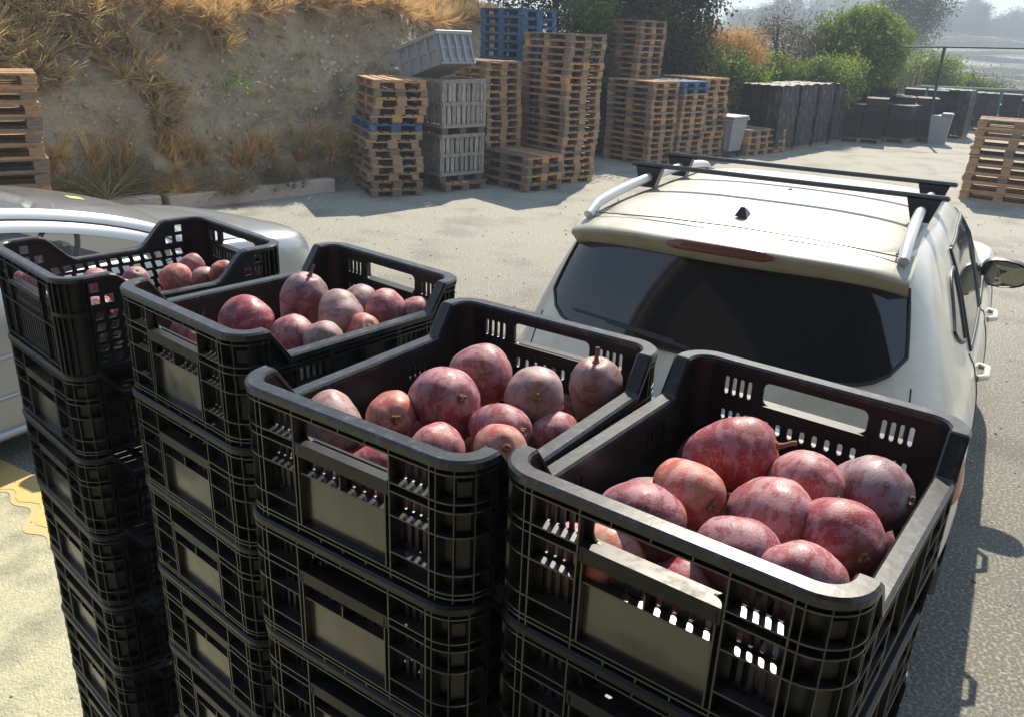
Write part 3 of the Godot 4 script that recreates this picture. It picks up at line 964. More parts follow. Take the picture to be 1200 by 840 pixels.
func slatted_bin(label: String, at: Vector3, yaw: float, w: float, d: float, h: float) -> void:
	var c := thing("wooden_bin", label, "wooden bin", at, yaw, "grey slatted wooden bins")
	var r := RandomNumberGenerator.new()
	r.seed = hash(label)
	var foot := 0.13
	for x in [-w / 2 + 0.06, 0.0, w / 2 - 0.06]:  # bearers
		var mb := Mb.new()
		for z in [-d / 2 + 0.06, 0.0, d / 2 - 0.06]: mb.box(Vector3(x - 0.05, 0, z - 0.06), Vector3(x + 0.05, foot - 0.025, z + 0.06))
		obj("foot", mb, M.dark_wood, c)
	var fl := Mb.new()
	fl.box(Vector3(-w / 2, foot - 0.024, -d / 2), Vector3(w / 2, foot, d / 2))
	obj("floor_board", fl, M.dark_wood, c)
	for side in 4:
		var L: float = w if side % 2 == 0 else d
		var T := Transform3D(Basis(Vector3.UP, side * PI / 2), Vector3.ZERO) * Transform3D(Basis(), Vector3(0, 0, (d if side % 2 == 0 else w) / 2))
		var n := int(L / 0.095)
		for k in n:
			var x := -L / 2 + (k + 0.5) * L / n
			for tier in 2:
				var lo := foot + 0.02 + tier * (h - foot) / 2
				var hi := foot + (tier + 1) * (h - foot) / 2 - 0.02
				var mb := Mb.new()
				var g := r.randf_range(0.030, 0.038)
				mb.box(Vector3(x - g, lo, -0.018), Vector3(x + g, hi, -0.004 + r.randf_range(-0.002, 0.004)), T * Transform3D(Basis(Vector3.BACK, r.randf_range(-0.02, 0.02)), Vector3.ZERO))
				obj("slat", mb, M.grey_wood2 if r.randf() < 0.4 else M.grey_wood, c)
		for y in [foot, foot + (h - foot) / 2, h]:
			var mb := Mb.new()
			mb.box(Vector3(-L / 2, y - 0.035, 0.004), Vector3(L / 2, y + 0.02, 0.022), T)
			obj("rail", mb, M.grey_wood, c)
	for sx in [-1, 1]:
		for sz in [-1, 1]:
			var mb := Mb.new()
			mb.box(Vector3(sx * w / 2 - 0.03, 0.1, sz * d / 2 - 0.03), Vector3(sx * w / 2 + 0.03, h, sz * d / 2 + 0.03), Transform3D(Basis().scaled(Vector3(0.96, 1, 0.96)), Vector3.ZERO))
			obj("post", mb, M.grey_wood, c)

func tilted_crate(label: String, at: Vector3, bs: Basis) -> void:
	# big pale plastic box lying tipped over on a bin: five sides with pressed windows and a heavy rim
	var c := thing("plastic_box", label, "plastic box", at)
	c.basis = bs
	var w := 1.0; var d := 0.75; var h := 0.5
	var fl := Mb.new()
	fl.bbox(Vector3(-w / 2, 0, -d / 2), Vector3(w / 2, 0.03, d / 2), 0.008)
	obj("base", fl, M.grey_crate, c)
	for side in 4:
		var L: float = w if side % 2 == 0 else d
		var T := Transform3D(Basis(Vector3.UP, side * PI / 2), Vector3.ZERO) * Transform3D(Basis(), Vector3(0, 0, (d if side % 2 == 0 else w) / 2))
		var mb := Mb.new()
		var f := func(u, v, o): return T * Vector3(-L / 2 + u, v, -0.02 - o)
		var rows := [[0.03, 0.08, []]]
		var nw := 4
		for r in 2:
			var v0 := 0.08 + r * 0.175
			var hs := []
			for k in nw:
				var u := 0.05 + k * (L - 0.1) / nw
				hs.append([u, u + (L - 0.1) / nw, round_hole(u + 0.03, u + (L - 0.1) / nw - 0.03, v0 + 0.02, v0 + 0.155, 0.02, 3), 3])
			rows.append([v0, v0 + 0.175, hs])
		rows.append([0.43, 0.47, []])
		rows_panel(mb, f, 0.0, L, rows, 0.0, 0.012)
		mb.box(Vector3(-L / 2 + 0.02, 0.05, -0.05), Vector3(L / 2 - 0.02, 0.46, -0.036), T)
		obj("wall", mb, M.grey_crate, c)
		var rib := Mb.new()
		for k in nw + 1:
			var u := -L / 2 + 0.05 + k * (L - 0.1) / nw
			rib.box(Vector3(u - 0.018, 0.03, -0.02), Vector3(u + 0.018, 0.47, 0.012), T)
		obj("rib", rib, M.grey_crate, c)
		var rim := Mb.new()
		rim.bbox(Vector3(-L / 2 - 0.015, 0.44, -0.045), Vector3(L / 2 + 0.015, 0.5, 0.024), 0.008, T)
		obj("rim", rim, M.grey_crate, c)

func wrapped_load(label: String, at: Vector3, yaw: float, w: float, d: float, h: float, seed_: int, film := true) -> void:
	# black crates on a pallet, shrink film hanging down two sides
	var r := RandomNumberGenerator.new()
	r.seed = seed_
	var c := thing("crate_load", label, "crate load", at, yaw, "film-wrapped loads of black crates")
	var pal := Mb.new()
	for x in [-w / 2 + 0.05, 0.0, w / 2 - 0.05]: pal.box(Vector3(x - 0.05, 0, -d / 2), Vector3(x + 0.05, 0.1, d / 2))
	pal.box(Vector3(-w / 2, 0.1, -d / 2), Vector3(w / 2, 0.125, d / 2))
	obj("pallet", pal, M.wood[2], c)
	var ly := 0.17
	var n := int((h - 0.125) / ly)
	for k in n:
		var y := 0.125 + k * ly
		for q in 2:
			var mb := Mb.new()
			var j := Transform3D(Basis(), Vector3(r.randf_range(-0.025, 0.025), 0, r.randf_range(-0.025, 0.025)))
			if not film and k == n - 1 and r.randf() < 0.4: continue
			var x0 := -w / 2 + q * w / 2 + 0.006
			var x1 := x0 + w / 2 - 0.012
			mb.box(Vector3(x0 + 0.012, y, -d / 2 + 0.012), Vector3(x1 - 0.012, y + ly - 0.018, d / 2 - 0.012), j)
			mb.box(Vector3(x0, y + ly - 0.018, -d / 2), Vector3(x1, y + ly - 0.003, d / 2), j)
			for e in 5:
				var xx := lerpf(x0, x1, (e + 0.5) / 5.0)
				mb.box(Vector3(xx - 0.012, y + 0.01, -d / 2 + 0.004), Vector3(xx + 0.012, y + ly - 0.018, d / 2 - 0.004), j)
			obj("crate", mb, M.far_plastic2 if r.randf() < 0.3 else M.far_plastic, c)
	if film:
		for s in [[0.5, 0], [0.5, 1]]:
			var rows := []
			for i in 25:
				var row := []
				var y := lerpf(0.08, 0.125 + n * ly, i / 24.0)
				for k in 17:
					var u := lerpf(-d / 2, d / 2, k / 16.0) if s[1] == 0 else lerpf(w / 2 - 0.28, w / 2, k / 16.0)
					var wav := 0.014 + 0.010 * sin(u * 23.0 + y * 9.0 + seed_) + 0.006 * sin(u * 51.0 - y * 13.0)
					row.append(Vector3(w / 2 + wav, y, -u) if s[1] == 0 else Vector3(u, y, d / 2 + wav))
				rows.append(row)
			var mb := Mb.new()
			mb.grid(rows)
			obj("film", mb, M.film, c)
		var tp := Mb.new()
		var rows2 := []
		for i in 9:
			var row := []
			for k in 13:
				row.append(Vector3(lerpf(-w / 2, w / 2, k / 12.0), 0.135 + n * ly + 0.012 * sin(k * 2.1 + i * 1.3), lerpf(-d / 2, d / 2, i / 8.0)))
			rows2.append(row)
		tp.grid(rows2)
		obj("film", tp, M.film, c)

func wheelie_bin(label: String, at: Vector3, yaw: float) -> void:
	var c := thing("wheeled_bin", label, "waste bin", at, yaw)
	var b := Mb.new()
	var lo := [Vector3(-0.24, 0.14, 0.26), Vector3(0.24, 0.14, 0.26), Vector3(0.24, 0.14, -0.26), Vector3(-0.24, 0.14, -0.26), Vector3(-0.30, 0.80, 0.34), Vector3(0.30, 0.80, 0.34), Vector3(0.30, 0.80, -0.34), Vector3(-0.30, 0.80, -0.34)]
	b.hexa(lo)
	for k in 3:
		var x := -0.15 + 0.15 * k
		b.box(Vector3(x - 0.012, 0.2, 0.27), Vector3(x + 0.012, 0.76, 0.335))
	obj("body", b, M.bin_grey, c)
	var r := Mb.new()
	r.bbox(Vector3(-0.335, 0.785, -0.375), Vector3(0.335, 0.835, 0.375), 0.012)
	obj("rim", r, M.bin_grey, c)
	var l := Mb.new()
	l.bbox(Vector3(-0.325, 0.837, -0.37), Vector3(0.325, 0.885, 0.36), 0.02)
	l.tube([Vector3(-0.25, 0.85, -0.375), Vector3(-0.25, 0.87, -0.43), Vector3(0.25, 0.87, -0.43), Vector3(0.25, 0.85, -0.375)], 0.012, 6)
	obj("lid", l, M.bin_grey, c)
	for x in [-0.22, 0.22]:
		for z in [-0.24, 0.24]:
			var w := Mb.new()
			var t := Transform3D(Basis(Vector3.BACK, PI / 2), Vector3(x, 0.07, z))
			w.lathe([Vector2(0.02, -0.022), Vector2(0.06, -0.022), Vector2(0.07, -0.012), Vector2(0.07, 0.012), Vector2(0.06, 0.022), Vector2(0.02, 0.022)], 14, t)
			w.box(Vector3(x - 0.03, 0.07, z - 0.012), Vector3(x + 0.03, 0.15, z + 0.012))
			obj("wheel", w, M.rubber, c)

# ---- ground, bank and hill ------------------------------------------------
const KB := Vector2(-2.83, -13.03)     # a point of the kerb line
const KT := Vector2(0.7016, -0.7126)   # along it
const KN := Vector2(-0.7126, -0.7016)  # into the bank

func terrain(x: float, z: float) -> float:
	# natural ground beyond the yard: falls into a shallow valley, then a terraced slope
	var d := -z
	var fall := -6.5 * smoothstep(36.0, 130.0, d)
	var rise := 11.5 * smoothstep(120.0, 270.0, d)
	return gh(x, z) + fall + rise

func build_ground() -> void:
	var xs := []
	var zs := []
	for k in 81: xs.append(signf(k - 40) * pow(absf(k - 40) / 40.0, 2.2) * 640.0)
	for k in 121:
		var t := k / 120.0
		zs.append(14.0 - pow(t, 2.0) * 444.0)
	var terr := noise(71, 0.02, 3)
	var rows := []
	for z in zs:
		var row := []
		for x in xs:
			var y := terrain(x, z)
			if -z > 110.0: y += terr.get_noise_2d(x, z) * 2.0 * smoothstep(110, 200, -z)
			row.append(Vector3(x, y, z))
		rows.append(row)
	# the near yard; vertex colour painted paler with distance, standing in for glare and haze
	var mb := Mb.new()
	mb.grid(rows)
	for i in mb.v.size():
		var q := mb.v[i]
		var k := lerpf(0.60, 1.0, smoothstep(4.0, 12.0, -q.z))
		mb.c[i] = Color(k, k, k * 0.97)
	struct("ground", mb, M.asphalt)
	# dry fields over the far slope
	var f := Mb.new()
	var fr := []
	for i in 60:
		var z := -40.0 - pow(i / 59.0, 1.5) * 388.0
		var row := []
		for k in 60:
			var x := lerpf(-420, 520, k / 59.0)
			var y := terrain(x, z)
			if -z > 110.0: y += terr.get_noise_2d(x, z) * 2.0 * smoothstep(110, 200, -z)
			row.append(Vector3(x, y + 0.12, z))
		fr.append(row)
	f.grid(fr)
	struct("hill", f, M.hill)
	# terrace walls and orchard rows on that slope
	var r := RandomNumberGenerator.new()
	r.seed = 5
	for k in 11:
		var z := -128.0 - k * 12.0
		var path := Mb.new()
		var pr := [[], [], []]
		for i in 50:
			var x := 20.0 + i * 4.6
			var zz := z + 4.0 * sin(x * 0.03 + k) + r.randf_range(-0.6, 0.6)
			var y := terrain(x, zz) + terr.get_noise_2d(x, zz) * 2.0 * smoothstep(110, 200, -zz)
			pr[0].append(Vector3(x, y - 0.3, zz + 0.3)); pr[1].append(Vector3(x, y + r.randf_range(0.9, 1.4), zz)); pr[2].append(Vector3(x, y + 0.2, zz - 1.6))
		path.grid(pr)
		var o := struct("terrain_bank", path, M.field if k % 2 else M.hill)
	# pale concrete apron under the crates with its yellow line
	var ap := Mb.new()
	var ar := []
	for i in 14:
		var row := []
		for k in 14:
			var F := lerpf(-3.0, 2.16, i / 13.0)
			var R := lerpf(-7.0, 1.5, k / 13.0)
			var p := Vector3(R * 0.872 + F * 0.49, 0, R * 0.49 - F * 0.872)
			row.append(Vector3(p.x, gh(p.x, p.z) + 0.004, p.z))
		ar.append(row)
	ap.grid(ar, true)
	struct("pavement", ap, M.concrete)
	var yl := Mb.new()
	var yr := []
	var rn := RandomNumberGenerator.new()
	rn.seed = 3
	for k in 300:
		var R := lerpf(-5.2, -1.25, k / 299.0)
		var row := []
		for F in [1.93 + 0.06 * sin(k * 0.083) + 0.03 * sin(k * 0.31) + rn.randf_range(-0.004, 0.004), 2.06, 2.15]:
			var p := Vector3(R * 0.872 + F * 0.49, 0, R * 0.49 - F * 0.872)
			row.append(Vector3(p.x, gh(p.x, p.z) + 0.008, p.z))
		yr.append(row)
	yl.grid(yr)
	struct("road_marking", yl, M.yellow)
	var wn := Mb.new()
	var wr := []
	for k in 300:
		var R := lerpf(-5.2, -1.25, k / 299.0)
		var f0 := 1.93 + 0.06 * sin(k * 0.083) + 0.03 * sin(k * 0.31)
		var row := []
		for F in [f0 - 0.05 - 0.02 * sin(k * 0.11 + 1.0), f0 + 0.03]:
			var p := Vector3(R * 0.872 + F * 0.49, 0, R * 0.49 - F * 0.872)
			row.append(Vector3(p.x, gh(p.x, p.z) + 0.0062, p.z))
		wr.append(row)
	wn.grid(wr)
	struct("road_marking", wn, M.yellow_worn)

func bank_point(s: float, q: float, nz: FastNoiseLite, nz2: FastNoiseLite) -> Vector3:
	# s along the kerb, q 0..1 from foot to far top
	var leftness := smoothstep(-1.0, -5.0, s)
	var tall := 2.72 + 0.30 * leftness + 0.12 * sin(s * 1.1) - 1.3 * smoothstep(5.5, 8.5, s)
	var run := 0.95 + 0.30 * leftness
	var d: float
	var y: float
	if q < 0.7:
		var t := q / 0.7
		d = 0.56 + run * (0.25 * t + 0.75 * pow(t, 1.6)) - 0.18 * smoothstep(0.75, 0.97, t) * (1.0 - leftness)
		y = tall * (0.04 + 0.96 * pow(t, 0.82))
	else:
		var t := (q - 0.7) / 0.3
		d = 0.56 + run - 0.18 * (1.0 - leftness) + t * t * 26.0 + t * 0.4
		y = tall + 0.10 * smoothstep(0, 0.15, t) + t * t * 5.5
	d += 1.5 * smoothstep(2.0, 4.2, s)
	var p := KB + KT * s + KN * d
	var rough := smoothstep(0.0, 0.08, q) * (1.0 - smoothstep(0.66, 0.8, q))
	var a := nz.get_noise_3d(p.x, y * 0.8, p.y) * 0.34 + nz2.get_noise_3d(p.x, y, p.y) * 0.10
	var gul := -0.22 * pow(maxf(0.0, sin(s * 2.1 + 0.8 * sin(y * 1.3))), 8.0)
	p += KN * (-(a) * rough) - KN * gul * rough * -1.0
	return Vector3(p.x, y + gh(p.x, p.y) + nz2.get_noise_2d(p.x * 2.0, p.y * 2.0) * 0.08, p.y)

func build_bank() -> void:
	var nz := noise(61, 0.55, 4)
	var nz2 := noise(62, 2.6, 3)
	var rows := []
	for i in 74:
		var q := i / 73.0
		var row := []
		for k in 241:
			row.append(bank_point(-13.0 + k * 0.10, q, nz, nz2))
		rows.append(row)
	var mb := Mb.new()
	mb.grid(rows)
	struct("terrain_bank", mb, M.soil)
	# straw on the bank: hanging mats, tufts on the lip and scrub at its foot
	var tuft := blade_mesh(11, 16, 0.42, 0.011, 0.5)
	var mats := []
	var cols := []
	var r := RandomNumberGenerator.new()
	r.seed = 77
	var dens := noise(63, 0.5, 3)
	var tries := 0
	while mats.size() < 6500 and tries < 90000:
		tries += 1
		var s := r.randf_range(-12.0, 7.0)
		var q := r.randf_range(0.0, 1.0)
		q = pow(q, 0.8)
		if q > 0.86: continue
		var leftness := smoothstep(-1.2, -4.6, s)
		var want := 0.0
		if q > 0.66: want = 0.8 if q < 0.74 else 0.7
		else:
			var py := bank_point(s, q, nz, nz2).y
			want = 0.004
			for bc in [[-3.07, 2.40, 0.5], [-2.80, 2.10, 0.38], [-2.45, 1.72, 0.34], [-2.25, 1.44, 0.30], [-2.30, 1.1, 0.22], [-2.37, 0.75, 0.2], [-3.84, 1.98, 0.42], [-3.57, 1.83, 0.25], [-4.3, 2.2, 0.5], [-1.34, 2.48, 0.34], [-1.17, 2.2, 0.22], [-3.5, 2.5, 0.5], [-1.96, 2.5, 0.4], [-5.5, 2.2, 0.9], [-7.0, 1.8, 1.2]]:
				want = maxf(want, 1.1 * exp(-(pow(s - bc[0], 2) + pow(py - bc[1], 2)) / (bc[2] * bc[2] * 0.6)) - 0.12)
			if q < 0.16 and q > 0.05 and s < 0.6: want = maxf(want, 0.75 * smoothstep(0.16, 0.05, q) * smoothstep(-0.2, 0.25, dens.get_noise_2d(s * 3.0, 9.0) + 0.12))
		if r.randf() > want: continue
		var p := bank_point(s, q, nz, nz2)
		var sc := r.randf_range(0.55, 1.15) * (0.75 if q > 0.68 else 1.0)
		var dirn := Vector3(-KN.x, 0, -KN.y)
		var up := (Vector3.UP * (1.0 if q > 0.68 or q < 0.15 else r.randf_range(-0.3, 0.9)) + dirn * r.randf_range(0.3, 1.1) + Vector3(r.randf_range(-0.4, 0.4), 0, r.randf_range(-0.4, 0.4))).normalized()
		var x := up.cross(Vector3(r.randf_range(-1, 1), 0.1, r.randf_range(-1, 1))).normalized()
		mats.append(Transform3D(Basis(x, up, x.cross(up)).scaled(Vector3(sc, sc, sc)), p + dirn * (0.02 if q > 0.68 or q < 0.16 else r.randf_range(0.0, 0.16))))
		var a := Vector3(0.42, 0.32, 0.185).lerp(Vector3(0.46, 0.31, 0.15), r.randf()) if q > 0.6 else Vector3(0.40, 0.30, 0.16).lerp(Vector3(0.30, 0.24, 0.13), r.randf())
		if q < 0.16: a = Vector3(0.48, 0.31, 0.12).lerp(Vector3(0.24, 0.21, 0.08), r.randf() * 0.7)
		a *= r.randf_range(1.0, 1.5) * (1.15 if q > 0.62 else 1.35)
		cols.append(Color(a.x, a.y, a.z))
	scatter("dry_grass", tuft, mats, cols, M.straw, self, "dry straw-coloured grass hanging over and topping the earth bank", "grass")

func blade_mesh(seed_: int, n: int, length: float, w: float, spread: float) -> ArrayMesh:
	var r := RandomNumberGenerator.new()
	r.seed = seed_
	var mb := Mb.new()
	for k in n:
		var a := r.randf() * TAU
		var d := Vector3(cos(a), 0, sin(a))
		var sd := Vector3(-sin(a), 0, cos(a)) * w * r.randf_range(0.5, 1.0)
		var L := length * r.randf_range(0.5, 1.0)
		var b := r.randf_range(0.15, 1.0) * spread
		var p := d * r.randf_range(0, 0.05)
		mb.col = Color(1, 1, 1) * r.randf_range(0.75, 1.2)
		var prev := [p - sd, p + sd]
		for i in 3:
			var t := (i + 1) / 3.0
			var c: Vector3 = p + d * b * L * t * t * 1.3 + Vector3.UP * L * (t - 0.28 * b * t * t)
			var ww := sd * (1.0 - 0.75 * t)
			mb.quad(prev[0], prev[1], c + ww, c - ww)
			prev = [c - ww, c + ww]
	return mb.mesh()

func scatter(called: String, mesh: Mesh, xf: Array, cols: Array, m: Material, parent: Node, label := "", category := "", group := "") -> MultiMeshInstance3D:
	var mm := MultiMesh.new()
	mm.transform_format = MultiMesh.TRANSFORM_3D
	mm.use_colors = true
	mm.mesh = mesh
	mm.instance_count = xf.size()
	for i in xf.size():
		mm.set_instance_transform(i, xf[i])
		mm.set_instance_color(i, cols[i])
	var o := MultiMeshInstance3D.new()
	o.multimesh = mm
	o.material_override = m
	o.name = numbered(called) if parent == self else called
	parent.add_child(o, true)
	if label: tag(o, label, category, group, "stuff")
	elif parent != self: o.set_meta("kind", "stuff")
	return o

# ---- plants ---------------------------------------------------------------
func leaf_clump(seed_: int, n: int, spread: float, lw: float, ll: float) -> ArrayMesh:
	var r := RandomNumberGenerator.new()
	r.seed = seed_
	var mb := Mb.new()
	for k in n:
		var p := Vector3(r.randfn(), r.randfn(), r.randfn()) * spread * 0.5
		var d := (p.normalized() * 0.5 + Vector3(r.randfn(), r.randfn() - 0.2, r.randfn())).normalized()
		var s := d.cross(Vector3(r.randfn(), r.randfn(), r.randfn())).normalized()
		var up := s.cross(d)
		var L := ll * r.randf_range(0.7, 1.2)
		var W := lw * r.randf_range(0.7, 1.2)
		mb.col = Color(1, 1, 1) * r.randf_range(0.7, 1.3)
		var m := p + d * L * 0.5 - up * W * 0.25
		mb.tri(p, m + s * W * 0.5 + up * W * 0.2, m)
		mb.tri(p, m, m - s * W * 0.5 + up * W * 0.2)
		mb.tri(m, m + s * W * 0.5 + up * W * 0.2, p + d * L)
		mb.tri(m, p + d * L, m - s * W * 0.5 + up * W * 0.2)
	return mb.mesh()

var clumps := []
func plant(called: String, label: String, category: String, at: Vector3, blobs: Array, n: int, leaf_scale: float, c0: Vector3, c1: Vector3, seed_: int, trunk_h: float, group := "", shape := 0) -> Node3D:
	# blobs: [centre offset, radii]
	if clumps.is_empty():
		clumps = [leaf_clump(1, 16, 0.30, 0.075, 0.15), leaf_clump(2, 26, 0.30, 0.035, 0.20), leaf_clump(3, 22, 0.36, 0.05, 0.09)]
	var r := RandomNumberGenerator.new()
	r.seed = seed_
	var t := thing(called, label, category, at, 0.0, group)
	var tr := Mb.new()
	var top := Vector3(r.randf_range(-0.2, 0.2), trunk_h, r.randf_range(-0.2, 0.2))
	var rad := 0.003 if category == "weed" else 0.008 + minf(trunk_h, 1.0) * 0.045 + trunk_h * 0.022
	tr.tube([Vector3(0, -0.2, 0), Vector3(r.randf_range(-0.06, 0.06), trunk_h * 0.5, 0), top], [rad * 1.3, rad, rad * 0.7], 9)
	obj("trunk", tr, M.bark, t)
	for b in blobs:
		var lm := Mb.new()
		var mid: Vector3 = top.lerp(b[0], 0.5) + Vector3(0, -0.15, 0)
		lm.tube([top * 0.8, mid, b[0]], [rad * 0.6, rad * 0.4, rad * 0.12], 6)
		for k in 4:
			var e: Vector3 = b[0] + Vector3(r.randfn(), r.randfn(), r.randfn()) * b[1] * 0.45
			lm.tube([mid.lerp(b[0], 0.4), (mid + e) * 0.5 + Vector3(0, 0.1, 0), e], [rad * 0.3, rad * 0.2, rad * 0.06], 5)
		obj("limb", lm, M.bark, t)
	var total := 0.0
	for b in blobs: total += b[1].x * b[1].y + b[1].y * b[1].z
	var xf := []
	var cols := []
	var nz := noise(seed_ + 900, 0.9, 2)
	for b in blobs:
		var cnt := int(n * (b[1].x * b[1].y + b[1].y * b[1].z) / total)
		for k in cnt:
			var d := Vector3(r.randfn(), r.randfn(), r.randfn()).normalized()
			var rr := pow(r.randf(), 0.45)
			var p: Vector3 = b[0] + d * rr * b[1]
			var nn := nz.get_noise_3d(p.x * 1.4, p.y * 1.4, p.z * 1.4)
			if nn < -0.16 and r.randf() < 0.8: continue
			p += d * nn * 0.45
			var sc := leaf_scale * r.randf_range(0.7, 1.3)
			xf.append(Transform3D(Basis.from_euler(Vector3(r.randf() * TAU, r.randf() * TAU, r.randf() * TAU)).scaled(Vector3(sc, sc, sc)), p))
			var q := c0.lerp(c1, clampf(0.5 + nn * 1.1 + r.randf_range(-0.3, 0.3), 0, 1)) * r.randf_range(0.85, 1.15)
			cols.append(Color(q.x, q.y, q.z))
	scatter("crown", clumps[shape], xf, cols, M.leaf, t)
	return t

func bare_tree(label: String, at: Vector3, h: float, seed_: int, spread: float) -> void:
	var r := RandomNumberGenerator.new()
	r.seed = seed_
	var t := thing("bare_tree", label, "tree", at)
	var limbs := []
	var grow := [[Vector3(0, -0.2, 0), Vector3(r.randf_range(-0.15, 0.15), 1, 0).normalized(), h * 0.38, 0.10, 0]]
	var trunk := Mb.new()
	var br := Mb.new()
	var tw := Mb.new()
	while grow.size():
		var g = grow.pop_back()
		var p: Vector3 = g[0]
		var d: Vector3 = g[1]
		var pts := [p]
		var rads := [g[3]]
		for i in 4:
			d = (d + Vector3(r.randfn(), r.randfn() * 0.5, r.randfn()) * 0.16 * (1 + g[4] * 0.3)).normalized()
			p += d * g[2] / 4
			pts.append(p)
			rads.append(g[3] * (1.0 - 0.12 * (i + 1)))
		var dst: Mb = trunk if g[4] == 0 else (br if g[4] < 3 else tw)
		dst.tube(pts, rads, 8 if g[4] < 2 else 5, g[4] > 3)
		if g[4] < 5:
			for k in (3 if g[4] < 3 else 2):
				var nd := (d + Vector3(r.randfn(), r.randfn() * 0.6 + 0.12, r.randfn()) * spread).normalized()
				grow.append([pts[4] if k < 2 else pts[2 + r.randi() % 2], nd, g[2] * r.randf_range(0.62, 0.85), rads[4] * r.randf_range(0.55, 0.8), g[4] + 1])
	obj("trunk", trunk, M.bark, t)
	obj("branch", br, M.bark, t)
	var o := obj("twigs", tw, M.bark, t)
	o.set_meta("kind", "stuff")

# ---- cars -----------------------------------------------------------------
# A body is a pile of rounded outlines: each level has a height, half width, rear end, front end.
class Car:
	var lv := []
	var q := 0.5      # length of the rounded rear quarter
	var qf := 0.7
	var n := 4.0
	func at(l: float) -> Array:  # smooth values at level l
		var k := clampi(int(floor(l)), 0, lv.size() - 2)
		var t := l - k
		var out := []
		for j in 4:
			var p0: float = lv[maxi(k - 1, 0)][j]; var p1: float = lv[k][j]; var p2: float = lv[k + 1][j]; var p3: float = lv[mini(k + 2, lv.size() - 1)][j]
			out.append(0.5 * ((2 * p1) + (p2 - p0) * t + (2 * p0 - 5 * p1 + 4 * p2 - p3) * t * t + (3 * p1 - p0 - 3 * p2 + p3) * t * t * t))
		return out
	func lev(y: float) -> float:
		var lo := 0.0
		var hi := lv.size() - 1.0
		for i in 24:
			var m := (lo + hi) / 2
			if at(m)[0] < y: lo = m
			else: hi = m
		return lo
	func pt(l: float, p: float) -> Vector3:  # p 0..1 rear quarter, 1..2 flank, 2..3 front quarter; (a, y, -b)
		var v := at(l)
		var y: float = v[0]; var w: float = v[1]; var b0: float = v[2]; var b1: float = v[3]
		var len := b1 - b0
		var qq := minf(q, len * 0.4); var qg := minf(qf, len * 0.4)
		var e := 2.0 / n
		var a: float; var b: float
		if p <= 1.0:
			var f := p * PI / 2
			a = w * pow(sin(f), e); b = b0 + qq * (1.0 - pow(maxf(cos(f), 0.0), e))
		elif p <= 2.0:
			a = w; b = lerpf(b0 + qq, b1 - qg, p - 1.0)
			a += 0.012 * sin(PI * (p - 1.0))
		else:
			var f := (p - 2.0) * PI / 2
			a = w * pow(maxf(cos(f), 0.0), e); b = b1 - qg * (1.0 - pow(sin(f), e))
		return Vector3(a, y, -b)
	func p_rear(l: float, a: float) -> float:  # where the rear quarter has half width a
		var w: float = at(l)[1]
		return asin(clampf(pow(clampf(a / w, 0, 1), n / 2.0), 0, 1)) / (PI / 2)
	func p_side(l: float, b: float) -> float:
		var v := at(l)
		var len: float = v[3] - v[2]
		var qq := minf(q, len * 0.4); var qg := minf(qf, len * 0.4)
		if b < v[2] + qq:
			var c: float = 1.0 - (b - v[2]) / qq
			return acos(clampf(pow(clampf(c, 0, 1), n / 2.0), 0, 1)) / (PI / 2)
		return 1.0 + (b - v[2] - qq) / (len - qq - qg)
	func normal(l: float, p: float) -> Vector3:
		var e := 0.02
		var u := pt(l, minf(p + e, 3.0)) - pt(l, maxf(p - e, 0.0))
		var w := pt(minf(l + e, lv.size() - 1.0), p) - pt(maxf(l - e, 0.0), p)
		return u.cross(w).normalized()
	func body(l0: float, l1: float, nl: int, np: Array) -> Mb:
		var mb := Mb.new()
		for s in [1, -1]:
			var rows := []
			for i in nl + 1:
				var row := []
				for p in np:
					var k := pt(lerpf(l0, l1, float(i) / nl), p)
					row.append(Vector3(k.x * s, k.y, k.z))
				rows.append(row)
			mb.grid(rows, s < 0)
		return mb
	func patch(low: Array, high: Array, n_up: int, off: float, s := 1) -> Mb:  # low, high: [(level, p)...]
		var rows := []
		for i in n_up + 1:
			var t := float(i) / n_up
			var row := []
			for k in low.size():
				var l := lerpf(low[k][0], high[k][0], t); var p := lerpf(low[k][1], high[k][1], t)
				var x := pt(l, p) + normal(l, p) * off
				row.append(Vector3(x.x * s, x.y, x.z))
			rows.append(row)
		var mb := Mb.new()
		mb.grid(rows, s < 0)
		return mb

func p_list() -> Array:
	var o := []
	for k in 15: o.append(k / 14.0)
	for k in range(1, 17): o.append(1.0 + k / 16.0)
	for k in range(1, 11): o.append(2.0 + k / 10.0)
	return o

func wheel(parent: Node3D, at: Vector3, r: float, w: float, side: int, m: Material) -> void:
	var t := Transform3D(Basis(Vector3.BACK, -PI / 2 * side), at)
	var ty := Mb.new()
	ty.lathe([Vector2(r * 0.62, -w / 2), Vector2(r * 0.9, -w / 2), Vector2(r * 0.98, -w * 0.38), Vector2(r, -w * 0.2), Vector2(r, w * 0.2), Vector2(r * 0.98, w * 0.38), Vector2(r * 0.9, w / 2), Vector2(r * 0.62, w / 2)], 32, t)
	var wh := obj("wheel", ty, M.rubber, parent)
	var rm := Mb.new()
	rm.lathe([Vector2(r * 0.62, w * 0.46), Vector2(r * 0.58, w * 0.30), Vector2(r * 0.2, w * 0.30), Vector2(r * 0.12, w * 0.42), Vector2(0.001, w * 0.42)], 24, t)
	for k in 5:
		var a := TAU * k / 5
		rm.box(Vector3(r * 0.1, w * 0.30, -0.03), Vector3(r * 0.6, w * 0.42, 0.03), t * Transform3D(Basis(Vector3.UP, a), Vector3.ZERO))
	obj("rim", rm, m, wh)

